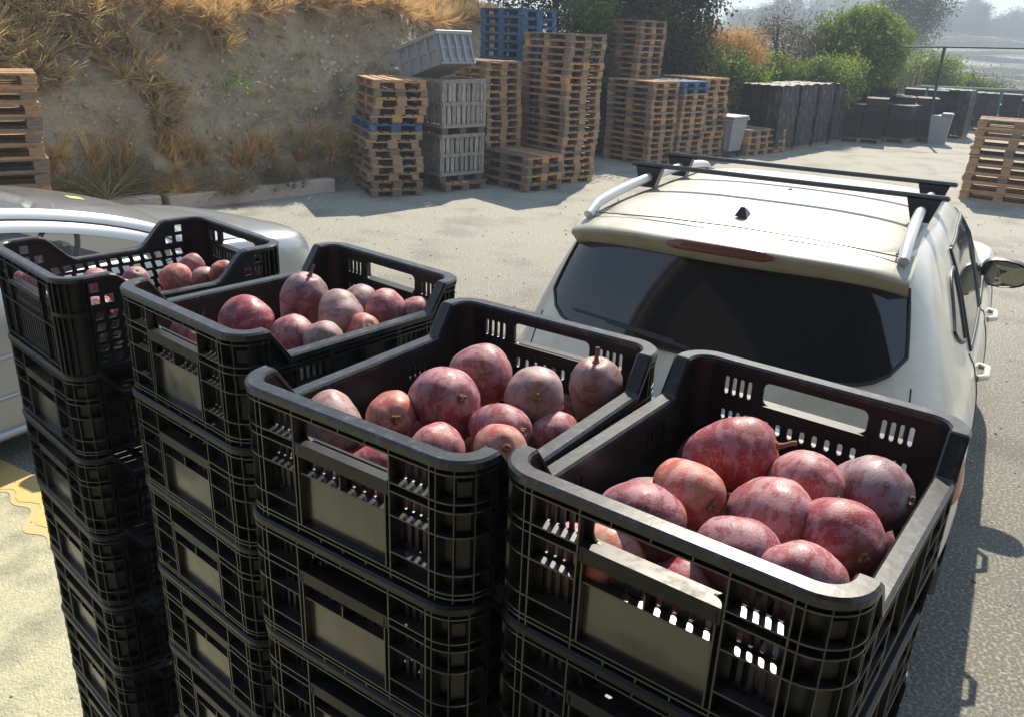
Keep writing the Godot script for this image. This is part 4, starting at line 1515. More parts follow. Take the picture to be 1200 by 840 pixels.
func seam(c: Car, pts: Array, s: int, r: float, off: float) -> Mb:
	var path := []
	for k in pts.size() - 1:
		for i in 6:
			var t := i / 6.0
			var l := lerpf(pts[k][0], pts[k + 1][0], t); var p := lerpf(pts[k][1], pts[k + 1][1], t)
			var x := c.pt(l, p) + c.normal(l, p) * off
			path.append(Vector3(x.x * s, x.y, x.z))
	var e = pts[pts.size() - 1]
	var y := c.pt(e[0], e[1]) + c.normal(e[0], e[1]) * off
	path.append(Vector3(y.x * s, y.y, y.z))
	var mb := Mb.new()
	mb.tube(path, r, 6)
	return mb

func white_car(at: Vector3, yaw: float) -> void:
	var t := thing("parked_car", "white off-road car with roof bars and dark rear window behind the crates", "car", at, yaw, "parked cars")
	var c := Car.new()
	c.q = 0.62
	c.n = 4.4
	#        y     w     rear  front
	c.lv = [[0.28, 0.84, 0.17, 4.16], [0.34, 0.91, 0.07, 4.24], [0.50, 0.955, 0.01, 4.32], [0.66, 0.972, -0.01, 4.34], [0.80, 0.968, 0.015, 4.33],
		[0.92, 0.952, 0.07, 4.28], [1.01, 0.925, 0.113, 4.2], [1.08, 0.888, 0.14, 3.25], [1.20, 0.842, 0.185, 3.04], [1.34, 0.79, 0.245, 2.80],
		[1.46, 0.738, 0.305, 2.58], [1.545, 0.692, 0.355, 2.40], [1.597, 0.645, 0.40, 2.26], [1.622, 0.585, 0.47, 2.12], [1.640, 0.46, 0.62, 1.95], [1.652, 0.24, 0.95, 1.7], [1.655, 0.0, 1.2, 1.5]]
	var pl := p_list()
	obj("body", c.body(0, 6, 14, pl), M.white_paint, t)
	obj("body", c.body(6, 12, 18, pl), M.white_paint, t)
	obj("roof", c.body(12, 16, 12, pl), M.roof_paint, t)
	# bonnet
	var hood := Mb.new()
	var hr := []
	for i in 9:
		var b := lerpf(3.0, 4.22, i / 8.0)
		var row := []
		for k in 13:
			var a := lerpf(-0.86, 0.86, k / 12.0)
			row.append(Vector3(a * (1.0 - 0.1 * i / 8.0), 1.10 - 0.14 * pow(i / 8.0, 2.0) - 0.10 * pow(absf(a), 3.0), -b))
		hr.append(row)
	hood.grid(hr)
	obj("bonnet", hood, M.white_paint, t)
	# rear window: glass laid in the tailgate, corners rounded at the foot
	var lo := []
	var hi := []
	for k in 33:
		var s := -1.0 + 2.0 * k / 32.0
		var yl := 1.185 + 0.10 * pow(absf(s), 12.0) - 0.01 * (1 - s * s)
		var yh := 1.497 + 0.022 * (1.0 - s * s)
		var al := absf(s) * 0.700
		var l0 := c.lev(yl); var l1 := c.lev(yh)
		lo.append([l0, c.p_rear(l0, al * (1.0 if absf(s) < 0.99 else 0.995))]); hi.append([l1, c.p_rear(l1, absf(s) * 0.648)])
	var glass := Mb.new()
	for sg in [1, -1]:
		var rows := []
		for i in 11:
			var row := []
			for k in range(16, 33):
				var l: float = lerpf(lo[k][0], hi[k][0], i / 10.0); var p: float = lerpf(lo[k][1], hi[k][1], i / 10.0)
				var x := c.pt(l, p) + c.normal(l, p) * 0.004
				row.append(Vector3(x.x * sg, x.y, x.z))
			rows.append(row)
		glass.grid(rows, sg < 0)
	var rw := obj("rear_window", glass, M.dark_glass, t)
	var tp := []
	for k in range(-32, 33):
		var kk := 16 + absi(k) / 2
		var l: float = lo[kk][0]; var p: float = lo[kk][1]
		var x := c.pt(l, p) + c.normal(l, p) * 0.005
		tp.append(Vector3(x.x * signf(k + 0.01), x.y, x.z))
	var fr := Mb.new()
	fr.tube(tp, 0.007, 6)
	for sg in [1, -1]:
		var e := []
		for i in 11:
			var l: float = lerpf(lo[32][0], hi[32][0], i / 10.0); var p: float = lerpf(lo[32][1], hi[32][1], i / 10.0)
			var x := c.pt(l, p) + c.normal(l, p) * 0.005
			e.append(Vector3(x.x * sg, x.y, x.z))
		fr.tube(e, 0.007, 6)
	obj("window_seal", fr, M.black_trim, rw)
	var wip := Mb.new()
	wip.tube([Vector3(0.0, 1.175, -0.15), Vector3(-0.05, 1.205, -0.165), Vector3(-0.40, 1.235, -0.185)], [0.012, 0.009, 0.006], 6)
	wip.tube([Vector3(-0.10, 1.218, -0.170), Vector3(-0.56, 1.250, -0.21)], 0.006, 6)
	obj("wiper", wip, M.black_trim, t)
	# spoiler: a lip over the window, with the long lamp set in it
	var sp := Mb.new()
	var rws := []
	for k in 25:
		var a := lerpf(-0.655, 0.655, k / 24.0)
		var e := pow(absf(a) / 0.655, 6.0)
		var back := 0.255 + 0.055 * pow(absf(a) / 0.655, 2.0) + 0.04 * e
		rws.append([Vector3(a, 1.625 - 0.02 * (a * a) - 0.028 * e, -0.56), Vector3(a, 1.613 - 0.02 * (a * a) - 0.028 * e, -0.44), Vector3(a, 1.600 - 0.028 * a * a - 0.034 * e, -(back + 0.03)), Vector3(a, 1.590 - 0.03 * a * a - 0.036 * e, -back), Vector3(a, 1.575 - 0.03 * a * a - 0.036 * e, -back), Vector3(a, 1.532 - 0.03 * a * a - 0.03 * e, -(back + 0.05)), Vector3(a, 1.505 - 0.03 * a * a - 0.022 * e, -(back + 0.075)), Vector3(a, 1.505 - 0.03 * a * a - 0.022 * e, -(back + 0.14))])
	sp.grid(rws, true)
	var spo := obj("spoiler", sp, M.roof_paint, t)
	var lens := Mb.new()
	var lr := []
	for k in 13:
		var a := lerpf(-0.205, 0.205, k / 12.0)
		var back := 0.255 + 0.055 * pow(absf(a) / 0.655, 2.0)
		var e := sqrt(maxf(0.0, 1.0 - pow(absf(a) / 0.207, 10.0)))
		var yc := 1.576 - 0.03 * a * a
		lr.append([Vector3(a, yc + 0.0185 * e, -(back + 0.012)), Vector3(a, yc + 0.0165 * e, -(back - 0.011)), Vector3(a, yc - 0.0185 * e, -(back - 0.009)), Vector3(a, yc - 0.024 * e, -(back + 0.03))])
	lens.grid(lr, true)
	obj("brake_light", lens, M.dark_red_lens, spo)
	# side glass with its seals, both flanks
	for s in [1, -1]:
		var wins := [["quarter_window", 0.82, 1.10, 0.98, 1.16, 1.16, 1.44], ["rear_door_window", 1.20, 1.93, 1.22, 1.98, 1.085, 1.500], ["front_door_window", 2.02, 2.98, 2.06, 2.46, 1.085, 1.505]]
		for w in wins:
			var a := []
			var b := []
			for k in 11:
				var f := k / 10.0
				var l0 := c.lev(w[5] + (0.10 * pow(1.0 - f, 2.0) if w[0] == "quarter_window" else 0.0)); var l1 := c.lev(w[6] - (0.05 * pow(1.0 - f, 3.0) if w[0] == "quarter_window" else 0.0))
				a.append([l0, c.p_side(l0, lerpf(w[1], w[2], f))]); b.append([l1, c.p_side(l1, lerpf(w[3], w[4], f))])
			var o := obj(w[0], c.patch(a, b, 6, 0.004, s), M.side_glass, t)
			var sl := Mb.new()
			var loop := []
			for k in 11: loop.append(a[k])
			for k in 11: loop.append(b[10 - k])
			loop.append(a[0])
			obj("window_seal", seam(c, loop, s, 0.009, 0.003), M.black_trim, o)
		for dg in [[1.16, 1.16], [1.98, 1.98], [3.02, 3.02]]:
			var pts := []
			for y in [0.42, 0.6, 0.8, 1.0, 1.08]:
				var l := c.lev(y)
				pts.append([l, c.p_side(l, dg[0])])
			obj("door_gap", seam(c, pts, s, 0.004, 0.0), M.gap, t)
		for hb in [1.42, 2.42]:
			var h := Mb.new()
			var l := c.lev(0.955)
			var x0 := c.pt(l, c.p_side(l, hb)); var x1 := c.pt(l, c.p_side(l, hb - 0.19))
			h.tube([Vector3(x0.x * s, x0.y, x0.z), Vector3((x0.x + 0.034) * s, x0.y + 0.004, x0.z + 0.03), Vector3((x1.x + 0.034) * s, x1.y + 0.004, x1.z - 0.03), Vector3(x1.x * s, x1.y, x1.z)], 0.015, 10)
			obj("handle", h, M.white_paint, t)
		# swage over the rear arch and tailgate gap
		var tg := []
		for y in [0.72, 0.85, 1.0, 1.12, 1.19]:
			var l := c.lev(y)
			tg.append([l, c.p_rear(l, 0.745 if y < 1.15 else 0.735)])
		obj("tailgate_gap", seam(c, tg, s, 0.003, 0.0), M.gap, t)
		# tail lamp wraps the corner
		var a2 := []
		var b2 := []
		for k in 11:
			var f := k / 10.0
			var l0 := c.lev(0.80); var l1 := c.lev(1.03 - 0.03 * f)
			a2.append([l0, lerpf(c.p_rear(l0, 0.80), c.p_side(l0, 0.46), f)]); b2.append([l1, lerpf(c.p_rear(l1, 0.785), c.p_side(l1, 0.42), f)])
		obj("tail_light", c.patch(a2, b2, 8, 0.006, s), M.red_lens, t)
		# arch trim and wheels
		for wb in [0.83, 3.50]:
			var ar := []
			for k in 17:
				var an := PI * k / 16.0
				ar.append(Vector3(s * 0.945, 0.33 + sin(an) * 0.39, -(wb + cos(an) * 0.41)))
			var am := Mb.new()
			am.tube(ar, 0.03, 6)
			obj("wheel_arch", am, M.black_trim, t)
			wheel(t, Vector3(s * 0.84, 0.335, -wb), 0.335, 0.215, s, M.steel)
		# mirror
		if true:
			var mb := Mb.new()
			var cx := 0.99
			var rows := []
			for i in 9:
				var z := lerpf(-0.07, 0.075, i / 8.0)
				var k := sqrt(maxf(0.02, 1.0 - pow((i / 8.0 - 0.72) / 0.74, 2.0)))
				var row := []
				for j in 21:
					var an := TAU * j / 20.0
					var ex := cos(an); var ey := sin(an)
					var px := signf(ex) * pow(absf(ex), 0.62) * 0.122 * k * (1.0 if ex < 0 else 1.12)
					var py := signf(ey) * pow(absf(ey), 0.66) * 0.086 * k * (1.0 - 0.22 * maxf(ex, 0.0)) + 0.004
					row.append(Vector3(s * (cx + px), 1.105 + py, -2.76 + z))
				rows.append(row)
			mb.grid(rows, s < 0, true)
			mb.tube([Vector3(s * 0.86, 1.065, -2.76), Vector3(s * 0.93, 1.06, -2.76)], 0.022, 8)
			var mr := obj("mirror", mb, M.black_trim, t)
			var gl := Mb.new()
			var g0 := []
			for i in 5:
				var row := []
				for j in 21:
					var an := TAU * j / 20.0
					var ex := cos(an); var ey := sin(an)
					var kk := i / 4.0
					row.append(Vector3(s * (cx + signf(ex) * pow(absf(ex), 0.62) * 0.104 * kk * (1.0 if ex < 0 else 1.1)), 1.105 + signf(ey) * pow(absf(ey), 0.66) * 0.071 * kk * (1.0 - 0.22 * maxf(ex, 0.0)) + 0.004, -2.76 + 0.0765 + 0.002 * (1 - kk * kk)))
				g0.append(row)
			gl.grid(g0, s > 0)
			obj("mirror_glass", gl, M.mirror, mr)
		# roof rail on its feet
		var rp := []
		for k in 21:
			var f := k / 20.0
			rp.append(Vector3(s * (0.615 - 0.02 * sin(PI * f)), 1.598 + 0.085 * pow(sin(PI * f), 0.42), -lerpf(0.42, 2.05, f)))
		var rr := Mb.new()
		rr.tube(rp, 0.021, 12)
		for k in [0.02, 0.98]:
			rr.tube([Vector3(s * 0.612, 1.585, -lerpf(0.43, 2.04, k)), Vector3(s * 0.612, 1.625, -lerpf(0.43, 2.04, k))], 0.02, 8)
		obj("roof_rail", rr, M.rail, t)
		var dk := Mb.new()
		var dp := []
		for k in 21: dp.append(Vector3(s * 0.585, 1.612 + 0.012 * sin(PI * k / 20.0), -lerpf(0.46, 2.05, k / 20.0)))
		dk.tube(dp, 0.0035, 6)
		obj("roof_gutter", dk, M.black_trim, t)
	# cross bars clamped to the rails
	for b in [1.06, 1.50]:
		var br := Mb.new()
		br.bbox(Vector3(-0.695, 1.727, -b - 0.024), Vector3(0.695, 1.744, -b + 0.022), 0.007)
		br.box(Vector3(-0.69, 1.7445, -b - 0.006), Vector3(0.69, 1.7465, -b + 0.006))
		var bo := obj("roof_bar", br, M.bar, t)
		for s in [1, -1]:
			var ft := Mb.new()
			var x: float = s * 0.60
			ft.hexa([Vector3(x - 0.035, 1.635, -b + 0.03), Vector3(x + 0.035, 1.635, -b + 0.03), Vector3(x + 0.035, 1.635, -b - 0.03), Vector3(x - 0.035, 1.635, -b - 0.03), Vector3(x - 0.065, 1.7275, -b + 0.024), Vector3(x + 0.065, 1.7275, -b + 0.024), Vector3(x + 0.065, 1.7275, -b - 0.024), Vector3(x - 0.065, 1.7275, -b - 0.024)])
			obj("bar_foot", ft, M.black_trim, bo)
	var an2 := Mb.new()
	an2.hexa([Vector3(-0.045, 1.645, -0.58), Vector3(0.005, 1.645, -0.58), Vector3(-0.005, 1.645, -0.68), Vector3(-0.035, 1.645, -0.68), Vector3(-0.028, 1.682, -0.60), Vector3(-0.012, 1.682, -0.60), Vector3(-0.015, 1.662, -0.665), Vector3(-0.025, 1.662, -0.665)])
	obj("antenna_base", an2, M.black_trim, t)
	var sm := Mb.new()
	sm.tube([Vector3(-0.60, 1.607, -0.452), Vector3(-0.3, 1.625, -0.448), Vector3(0, 1.631, -0.446), Vector3(0.3, 1.625, -0.448), Vector3(0.60, 1.607, -0.452)], 0.0025, 6)
	obj("tailgate_gap", sm, M.gap, t)
	# number-plate recess trim and bumper
	var bm := Mb.new()
	var rb := []
	for i in 5:
		var row := []
		for k in 21:
			var pp := lerpf(0.0, 1.12, k / 20.0)
			var l := lerpf(0.2, 2.2, i / 4.0)
			row.append(c.pt(l, pp) + c.normal(l, pp) * 0.012)
		rb.append(row)
	bm.grid(rb)
	var rb2 := []
	for row in rb:
		var q := []
		for p in row: q.append(Vector3(-p.x, p.y, p.z))
		rb2.append(q)
	bm.grid(rb2, true)
	obj("rear_bumper", bm, M.black_trim, t)
	var ch := Mb.new()
	ch.bbox(Vector3(-0.36, 0.985, -0.11), Vector3(0.36, 1.02, -0.05), 0.01)
	obj("tailgate_trim", ch, M.chrome, t)
	var ub := Mb.new()
	ub.box(Vector3(-0.8, 0.22, -4.1), Vector3(0.8, 0.31, -0.2))
	obj("floor_pan", ub, M.black_trim, t)

func silver_car(at: Vector3, yaw: float) -> void:
	var t := thing("parked_car", "silver hatchback parked beyond the crates, with a sticker on its windscreen", "car", at, yaw, "parked cars")
	var c := Car.new()
	c.q = 0.6
	c.qf = 0.8
	c.n = 3.6
	c.lv = [[0.15, 0.80, 0.15, 4.4], [0.19, 0.835, 0.06, 4.48], [0.38, 0.855, 0.01, 4.56], [0.60, 0.865, 0.0, 4.55], [0.76, 0.868, 0.03, 4.48], [0.86, 0.855, 0.08, 4.34], [0.93, 0.835, 0.11, 3.9], [0.97, 0.815, 0.13, 3.1]]
	var pl := p_list()
	obj("body", c.body(0, 7, 16, pl), M.silver_paint, t)
	# roof line of the flank: an arch from the tail over the doors down to the scuttle
	var arch := func(f: float) -> Vector2: # (b, y)
		var b := lerpf(0.35, 3.18, f)
		var y := 0.985 + 0.36 * pow(sin(PI * clampf(f * 0.93 + 0.06, 0, 1)), 0.62)
		return Vector2(b, y)
	var half := func(y: float) -> float: return 0.815 - 0.30 * pow(clampf((y - 0.97) / 0.375, 0, 1), 1.25)
	for s in [1, -1]:
		# cant rail: bright strip, and a darker one under it
		for strip in [["roof_rail_panel", 0.0, 0.052, M.silver_paint, 0.0], ["door_frame", 0.058, 0.115, M.silver_paint, 0.004]]:
			var rows := []
			for k in 33:
				var f := k / 32.0
				var p: Vector2 = arch.call(f)
				var f2 := (f - 0.5) * 1.0
				var row := []
				for j in 4:
					var dd: float = lerpf(strip[1], strip[2], j / 3.0)
					var y: float = p.y - dd
					row.append(Vector3(s * (half.call(y) + strip[4] + 0.006 * sin(PI * j / 3.0)), y, -(p.x - f2 * dd * 1.1)))
				rows.append(row)
			var mb := Mb.new()
			mb.grid(rows, s > 0)
			obj(strip[0], mb, strip[3], t)
		var gp := []
		for k in 33:
			var f := k / 32.0
			var p: Vector2 = arch.call(f)
			gp.append(Vector3(s * (half.call(p.y - 0.055) + 0.002), p.y - 0.055, -(p.x - (f - 0.5) * 0.06)))
		var gm := Mb.new()
		gm.tube(gp, 0.006, 6)
		obj("door_gap", gm, M.gap, t)
		# pillar between the doors and a dark rear quarter
		for pb in [[1.62, 1.72, M.black_trim], [0.42, 0.62, M.silver_paint]]:
			var rows := []
			for j in 6:
				var y := lerpf(0.96, 1.24 if pb[0] > 1 else 1.13, j / 5.0)
				rows.append([Vector3(s * (half.call(y) + 0.001), y, -pb[0] - 0.0), Vector3(s * (half.call(y) + 0.001), y, -pb[1])])
			var mb := Mb.new()
			mb.grid(rows, s < 0)
			obj("pillar", mb, pb[2], t)
		# side glass: front door clear, rear door dark
		for wn in [["front_door_window", 1.74, 2.95, M.clear_glass], ["rear_door_window", 0.64, 1.60, M.side_glass]]:
			var rows := []
			for j in 7:
				var row := []
				for k in 17:
					var b := lerpf(wn[1], wn[2], k / 16.0)
					var f := (b - 0.35) / 2.83
					var p: Vector2 = arch.call(clampf(f, 0, 1))
					var y := lerpf(0.965, maxf(p.y - 0.115, 0.966), j / 6.0)
					row.append(Vector3(s * (half.call(y) - 0.004), y, -b))
				rows.append(row)
			var mb := Mb.new()
			mb.grid(rows, s < 0)
			obj(wn[0], mb, wn[3], t)
		for wb in [0.72, 3.58]:
			wheel(t, Vector3(s * 0.765, 0.31, -wb), 0.31, 0.19, s, M.chrome)
			var ar := []
			for k in 15:
				var an := PI * k / 14.0
				ar.append(Vector3(s * 0.855, 0.31 + sin(an) * 0.345, -(wb + cos(an) * 0.355)))
			var am := Mb.new()
			am.tube(ar, 0.022, 6)
			obj("wheel_arch", am, M.silver_paint, t)
		for dg in [1.68, 2.96]:
			var pts := []
			for y in [0.34, 0.5, 0.7, 0.9, 0.965]:
				var l := c.lev(y)
				pts.append([l, c.p_side(l, dg)])
			obj("door_gap", seam(c, pts, s, 0.004, 0.0), M.gap, t)
		for y in [0.62, 0.40]:  # crease and rubbing strip along the doors
			var pts := []
			for b in [0.8, 1.4, 2.0, 2.6, 3.2]:
				var l := c.lev(y)
				pts.append([l, c.p_side(l, b)])
			obj("side_moulding", seam(c, pts, s, 0.013, 0.0), M.silver_paint, t)
		var sk := []
		for b in [1.05, 1.8, 2.5, 2.95]:
			var l := c.lev(0.185)
			sk.append([l, c.p_side(l, b)])
		obj("sill", seam(c, sk, s, 0.028, 0.0), M.silver_paint, t)
		var mb2 := Mb.new()
		mb2.bbox(Vector3(-0.09, -0.06, -0.05), Vector3(0.09, 0.07, 0.05), 0.03, Transform3D(Basis(), Vector3(s * 0.94, 1.02, -2.86)))
		obj("mirror", mb2, M.silver_paint, t)
	# roof skin between the rails
	var rows := []
	for k in 27:
		var f := lerpf(0.08, 0.66, k / 26.0)
		var p: Vector2 = arch.call(f)
		var row := []
		for j in 17:
			var a := lerpf(-1.0, 1.0, j / 16.0)
			var w: float = half.call(p.y)
			row.append(Vector3(a * w, p.y + 0.045 * (1.0 - a * a), -(p.x + 0.02 * (1 - a * a))))
		rows.append(row)
	var rf := Mb.new()
	rf.grid(rows)
	obj("roof", rf, M.roof_silver, t)
	var sr := Mb.new()
	var srr := []
	for k in 9:
		var f := lerpf(0.36, 0.60, k / 8.0)
		var p: Vector2 = arch.call(f)
		var row := []
		for j in 9:
			var a := lerpf(-0.78, 0.78, j / 8.0)
			row.append(Vector3(a * half.call(p.y), p.y + 0.045 * (1.0 - a * a) + 0.005, -(p.x + 0.02 * (1 - a * a))))
		srr.append(row)
	sr.grid(srr)
	obj("sunroof", sr, M.dark_glass, t)
	# windscreen, dusty, with the inspection sticker in its corner
	var ws := Mb.new()
	var wr := []
	for k in 13:
		var f := lerpf(0.66, 1.0, k / 12.0)
		var p: Vector2 = arch.call(f)
		var row := []
		for j in 17:
			var a := lerpf(-1.0, 1.0, j / 16.0)
			var w: float = half.call(p.y) - 0.012
			row.append(Vector3(a * w, p.y + 0.045 * (1.0 - a * a), -(p.x + (0.02 + 0.14 * (f - 0.66) / 0.34) * (1 - a * a))))
		wr.append(row)
	ws.grid(wr)
	var wo := obj("windscreen", ws, M.dusty_glass, t)
	var stk := Mb.new()
	var q: Array = []
	for kk in [6, 7]:
		for jj in [11, 12]:
			q.append(wr[kk][jj] + Vector3(0, 0.004, -0.001))
	stk.quad(q[0], q[1], q[3], q[2])
	obj("sticker", stk, M.sticker, wo)
	# bonnet
	var hood := Mb.new()
	var hr := []
	for i in 13:
		var b := lerpf(3.14, 4.47, i / 12.0)
		var row := []
		for k in 17:
			var a := lerpf(-1, 1, k / 16.0)
			var w := 0.80 - 0.16 * pow(i / 12.0, 3.0)
			row.append(Vector3(a * w, 0.985 - 0.235 * pow(i / 12.0, 1.8) + 0.03 * (1.0 - pow(absf(a), 3.0)) - 0.02 * pow(absf(a), 8.0), -(b + 0.06 * (1 - a * a))))
		hr.append(row)
	hood.grid(hr)
	obj("bonnet", hood, M.silver_paint, t)
	# tail panel
	var tl := Mb.new()
	var tr := []
	for j in 7:
		var y := lerpf(0.95, 1.27, j / 6.0)
		var row := []
		for k in 13:
			var a := lerpf(-1, 1, k / 12.0)
			row.append(Vector3(a * half.call(y), y, -(0.16 + 0.40 * (y - 0.95) / 0.32 + 0.1 * a * a)))
		tr.append(row)
	tl.grid(tr)
	obj("rear_window", tl, M.side_glass, t)
	# cabin: floor, dash, wheel and seats
	var fl := Mb.new()
	fl.box(Vector3(-0.72, 0.22, -3.9), Vector3(0.72, 0.30, -0.3))
	obj("floor_pan", fl, M.black_trim, t)
	var da := Mb.new()
	da.bbox(Vector3(-0.74, 0.62, -3.2), Vector3(0.74, 0.99, -2.62), 0.06)
	obj("dashboard", da, M.dash, t)
	var sw := Mb.new()
	var ring := []
	for k in 25:
		var a := TAU * k / 24.0
		ring.append(Vector3(0.40 + cos(a) * 0.185, 1.0 + sin(a) * 0.165, -2.58 - sin(a) * 0.07))
	sw.tube(ring, 0.016, 8, false)
	sw.bbox(Vector3(0.34, 0.95, -2.64), Vector3(0.46, 1.03, -2.57), 0.015)
	sw.tube([Vector3(0.40, 0.98, -2.60), Vector3(0.40, 0.86, -2.78)], 0.03, 8)
	obj("steering_wheel", sw, M.black_trim, t)
	for x in [-0.36, 0.36]:
		var se := Mb.new()
		se.bbox(Vector3(x - 0.24, 0.42, -2.25), Vector3(x + 0.24, 0.56, -1.75), 0.05)
		se.bbox(Vector3(-0.22, 0, -0.06), Vector3(0.22, 0.56, 0.06), 0.05, Transform3D(Basis(Vector3.RIGHT, 0.25), Vector3(x, 0.52, -1.72)))
		se.bbox(Vector3(x - 0.13, 1.06, -1.60), Vector3(x + 0.13, 1.19, -1.50), 0.04)
		obj("seat", se, M.seat, t)

# ---- the scene ------------------------------------------------------------
func view() -> void:
	var pitch := deg_to_rad(21.43)
	var roll := deg_to_rad(2.3)
	var up0 := Vector3(0, cos(pitch), -sin(pitch))
	var fw := Vector3(0, -sin(pitch), -cos(pitch))
	var rt := Vector3.RIGHT * cos(roll) + up0 * sin(roll)
	var up := -Vector3.RIGHT * sin(roll) + up0 * cos(roll)
	var cam := Camera3D.new()
	cam.name = "camera"
	cam.transform = Transform3D(Basis(rt, up, -fw), Vector3(0, 2.45, 0))
	cam.fov = rad_to_deg(2.0 * atan(420.0 / 980.0))
	cam.near = 0.05
	cam.far = 1500.0
	add_child(cam)
	cam.current = true
	var env := Environment.new()
	env.background_mode = Environment.BG_SKY
	var sm := ProceduralSkyMaterial.new()
	sm.sky_top_color = lin(0.25, 0.36, 0.52)
	sm.sky_horizon_color = lin(0.94, 0.97, 0.98)
	sm.sky_curve = 0.16
	sm.ground_bottom_color = lin(0.20, 0.18, 0.15)
	sm.ground_horizon_color = lin(0.55, 0.56, 0.55)
	sm.sun_angle_max = 22.0
	sm.sun_curve = 0.12
	sm.energy_multiplier = 1.0
	env.sky = Sky.new()
	env.sky.sky_material = sm
	env.background_energy_multiplier = 0.95
	env.tonemap_mode = Environment.TONE_MAPPER_LINEAR
	env.tonemap_exposure = 1.8
	env.fog_enabled = true
	env.fog_density = 0.0026
	env.fog_light_color = lin(0.76, 0.86, 0.98)
	env.sdfgi_enabled = true
	env.ssao_enabled = true
	env.ssil_enabled = true
	var we := WorldEnvironment.new()
	we.environment = env
	add_child(we)
	var sun := DirectionalLight3D.new()
	sun.name = "sun"
	sun.light_energy = 1.55
	sun.light_color = Color(1.0, 0.955, 0.88)
	sun.light_angular_distance = 0.5
	sun.shadow_enabled = true
	var el := deg_to_rad(44.0)
	var az := deg_to_rad(18.0)
	var to := Vector3(sin(az) * cos(el), sin(el), -cos(az) * cos(el))
	add_child(sun)
	sun.look_at_from_position(to * 50.0, Vector3.ZERO, Vector3.UP)

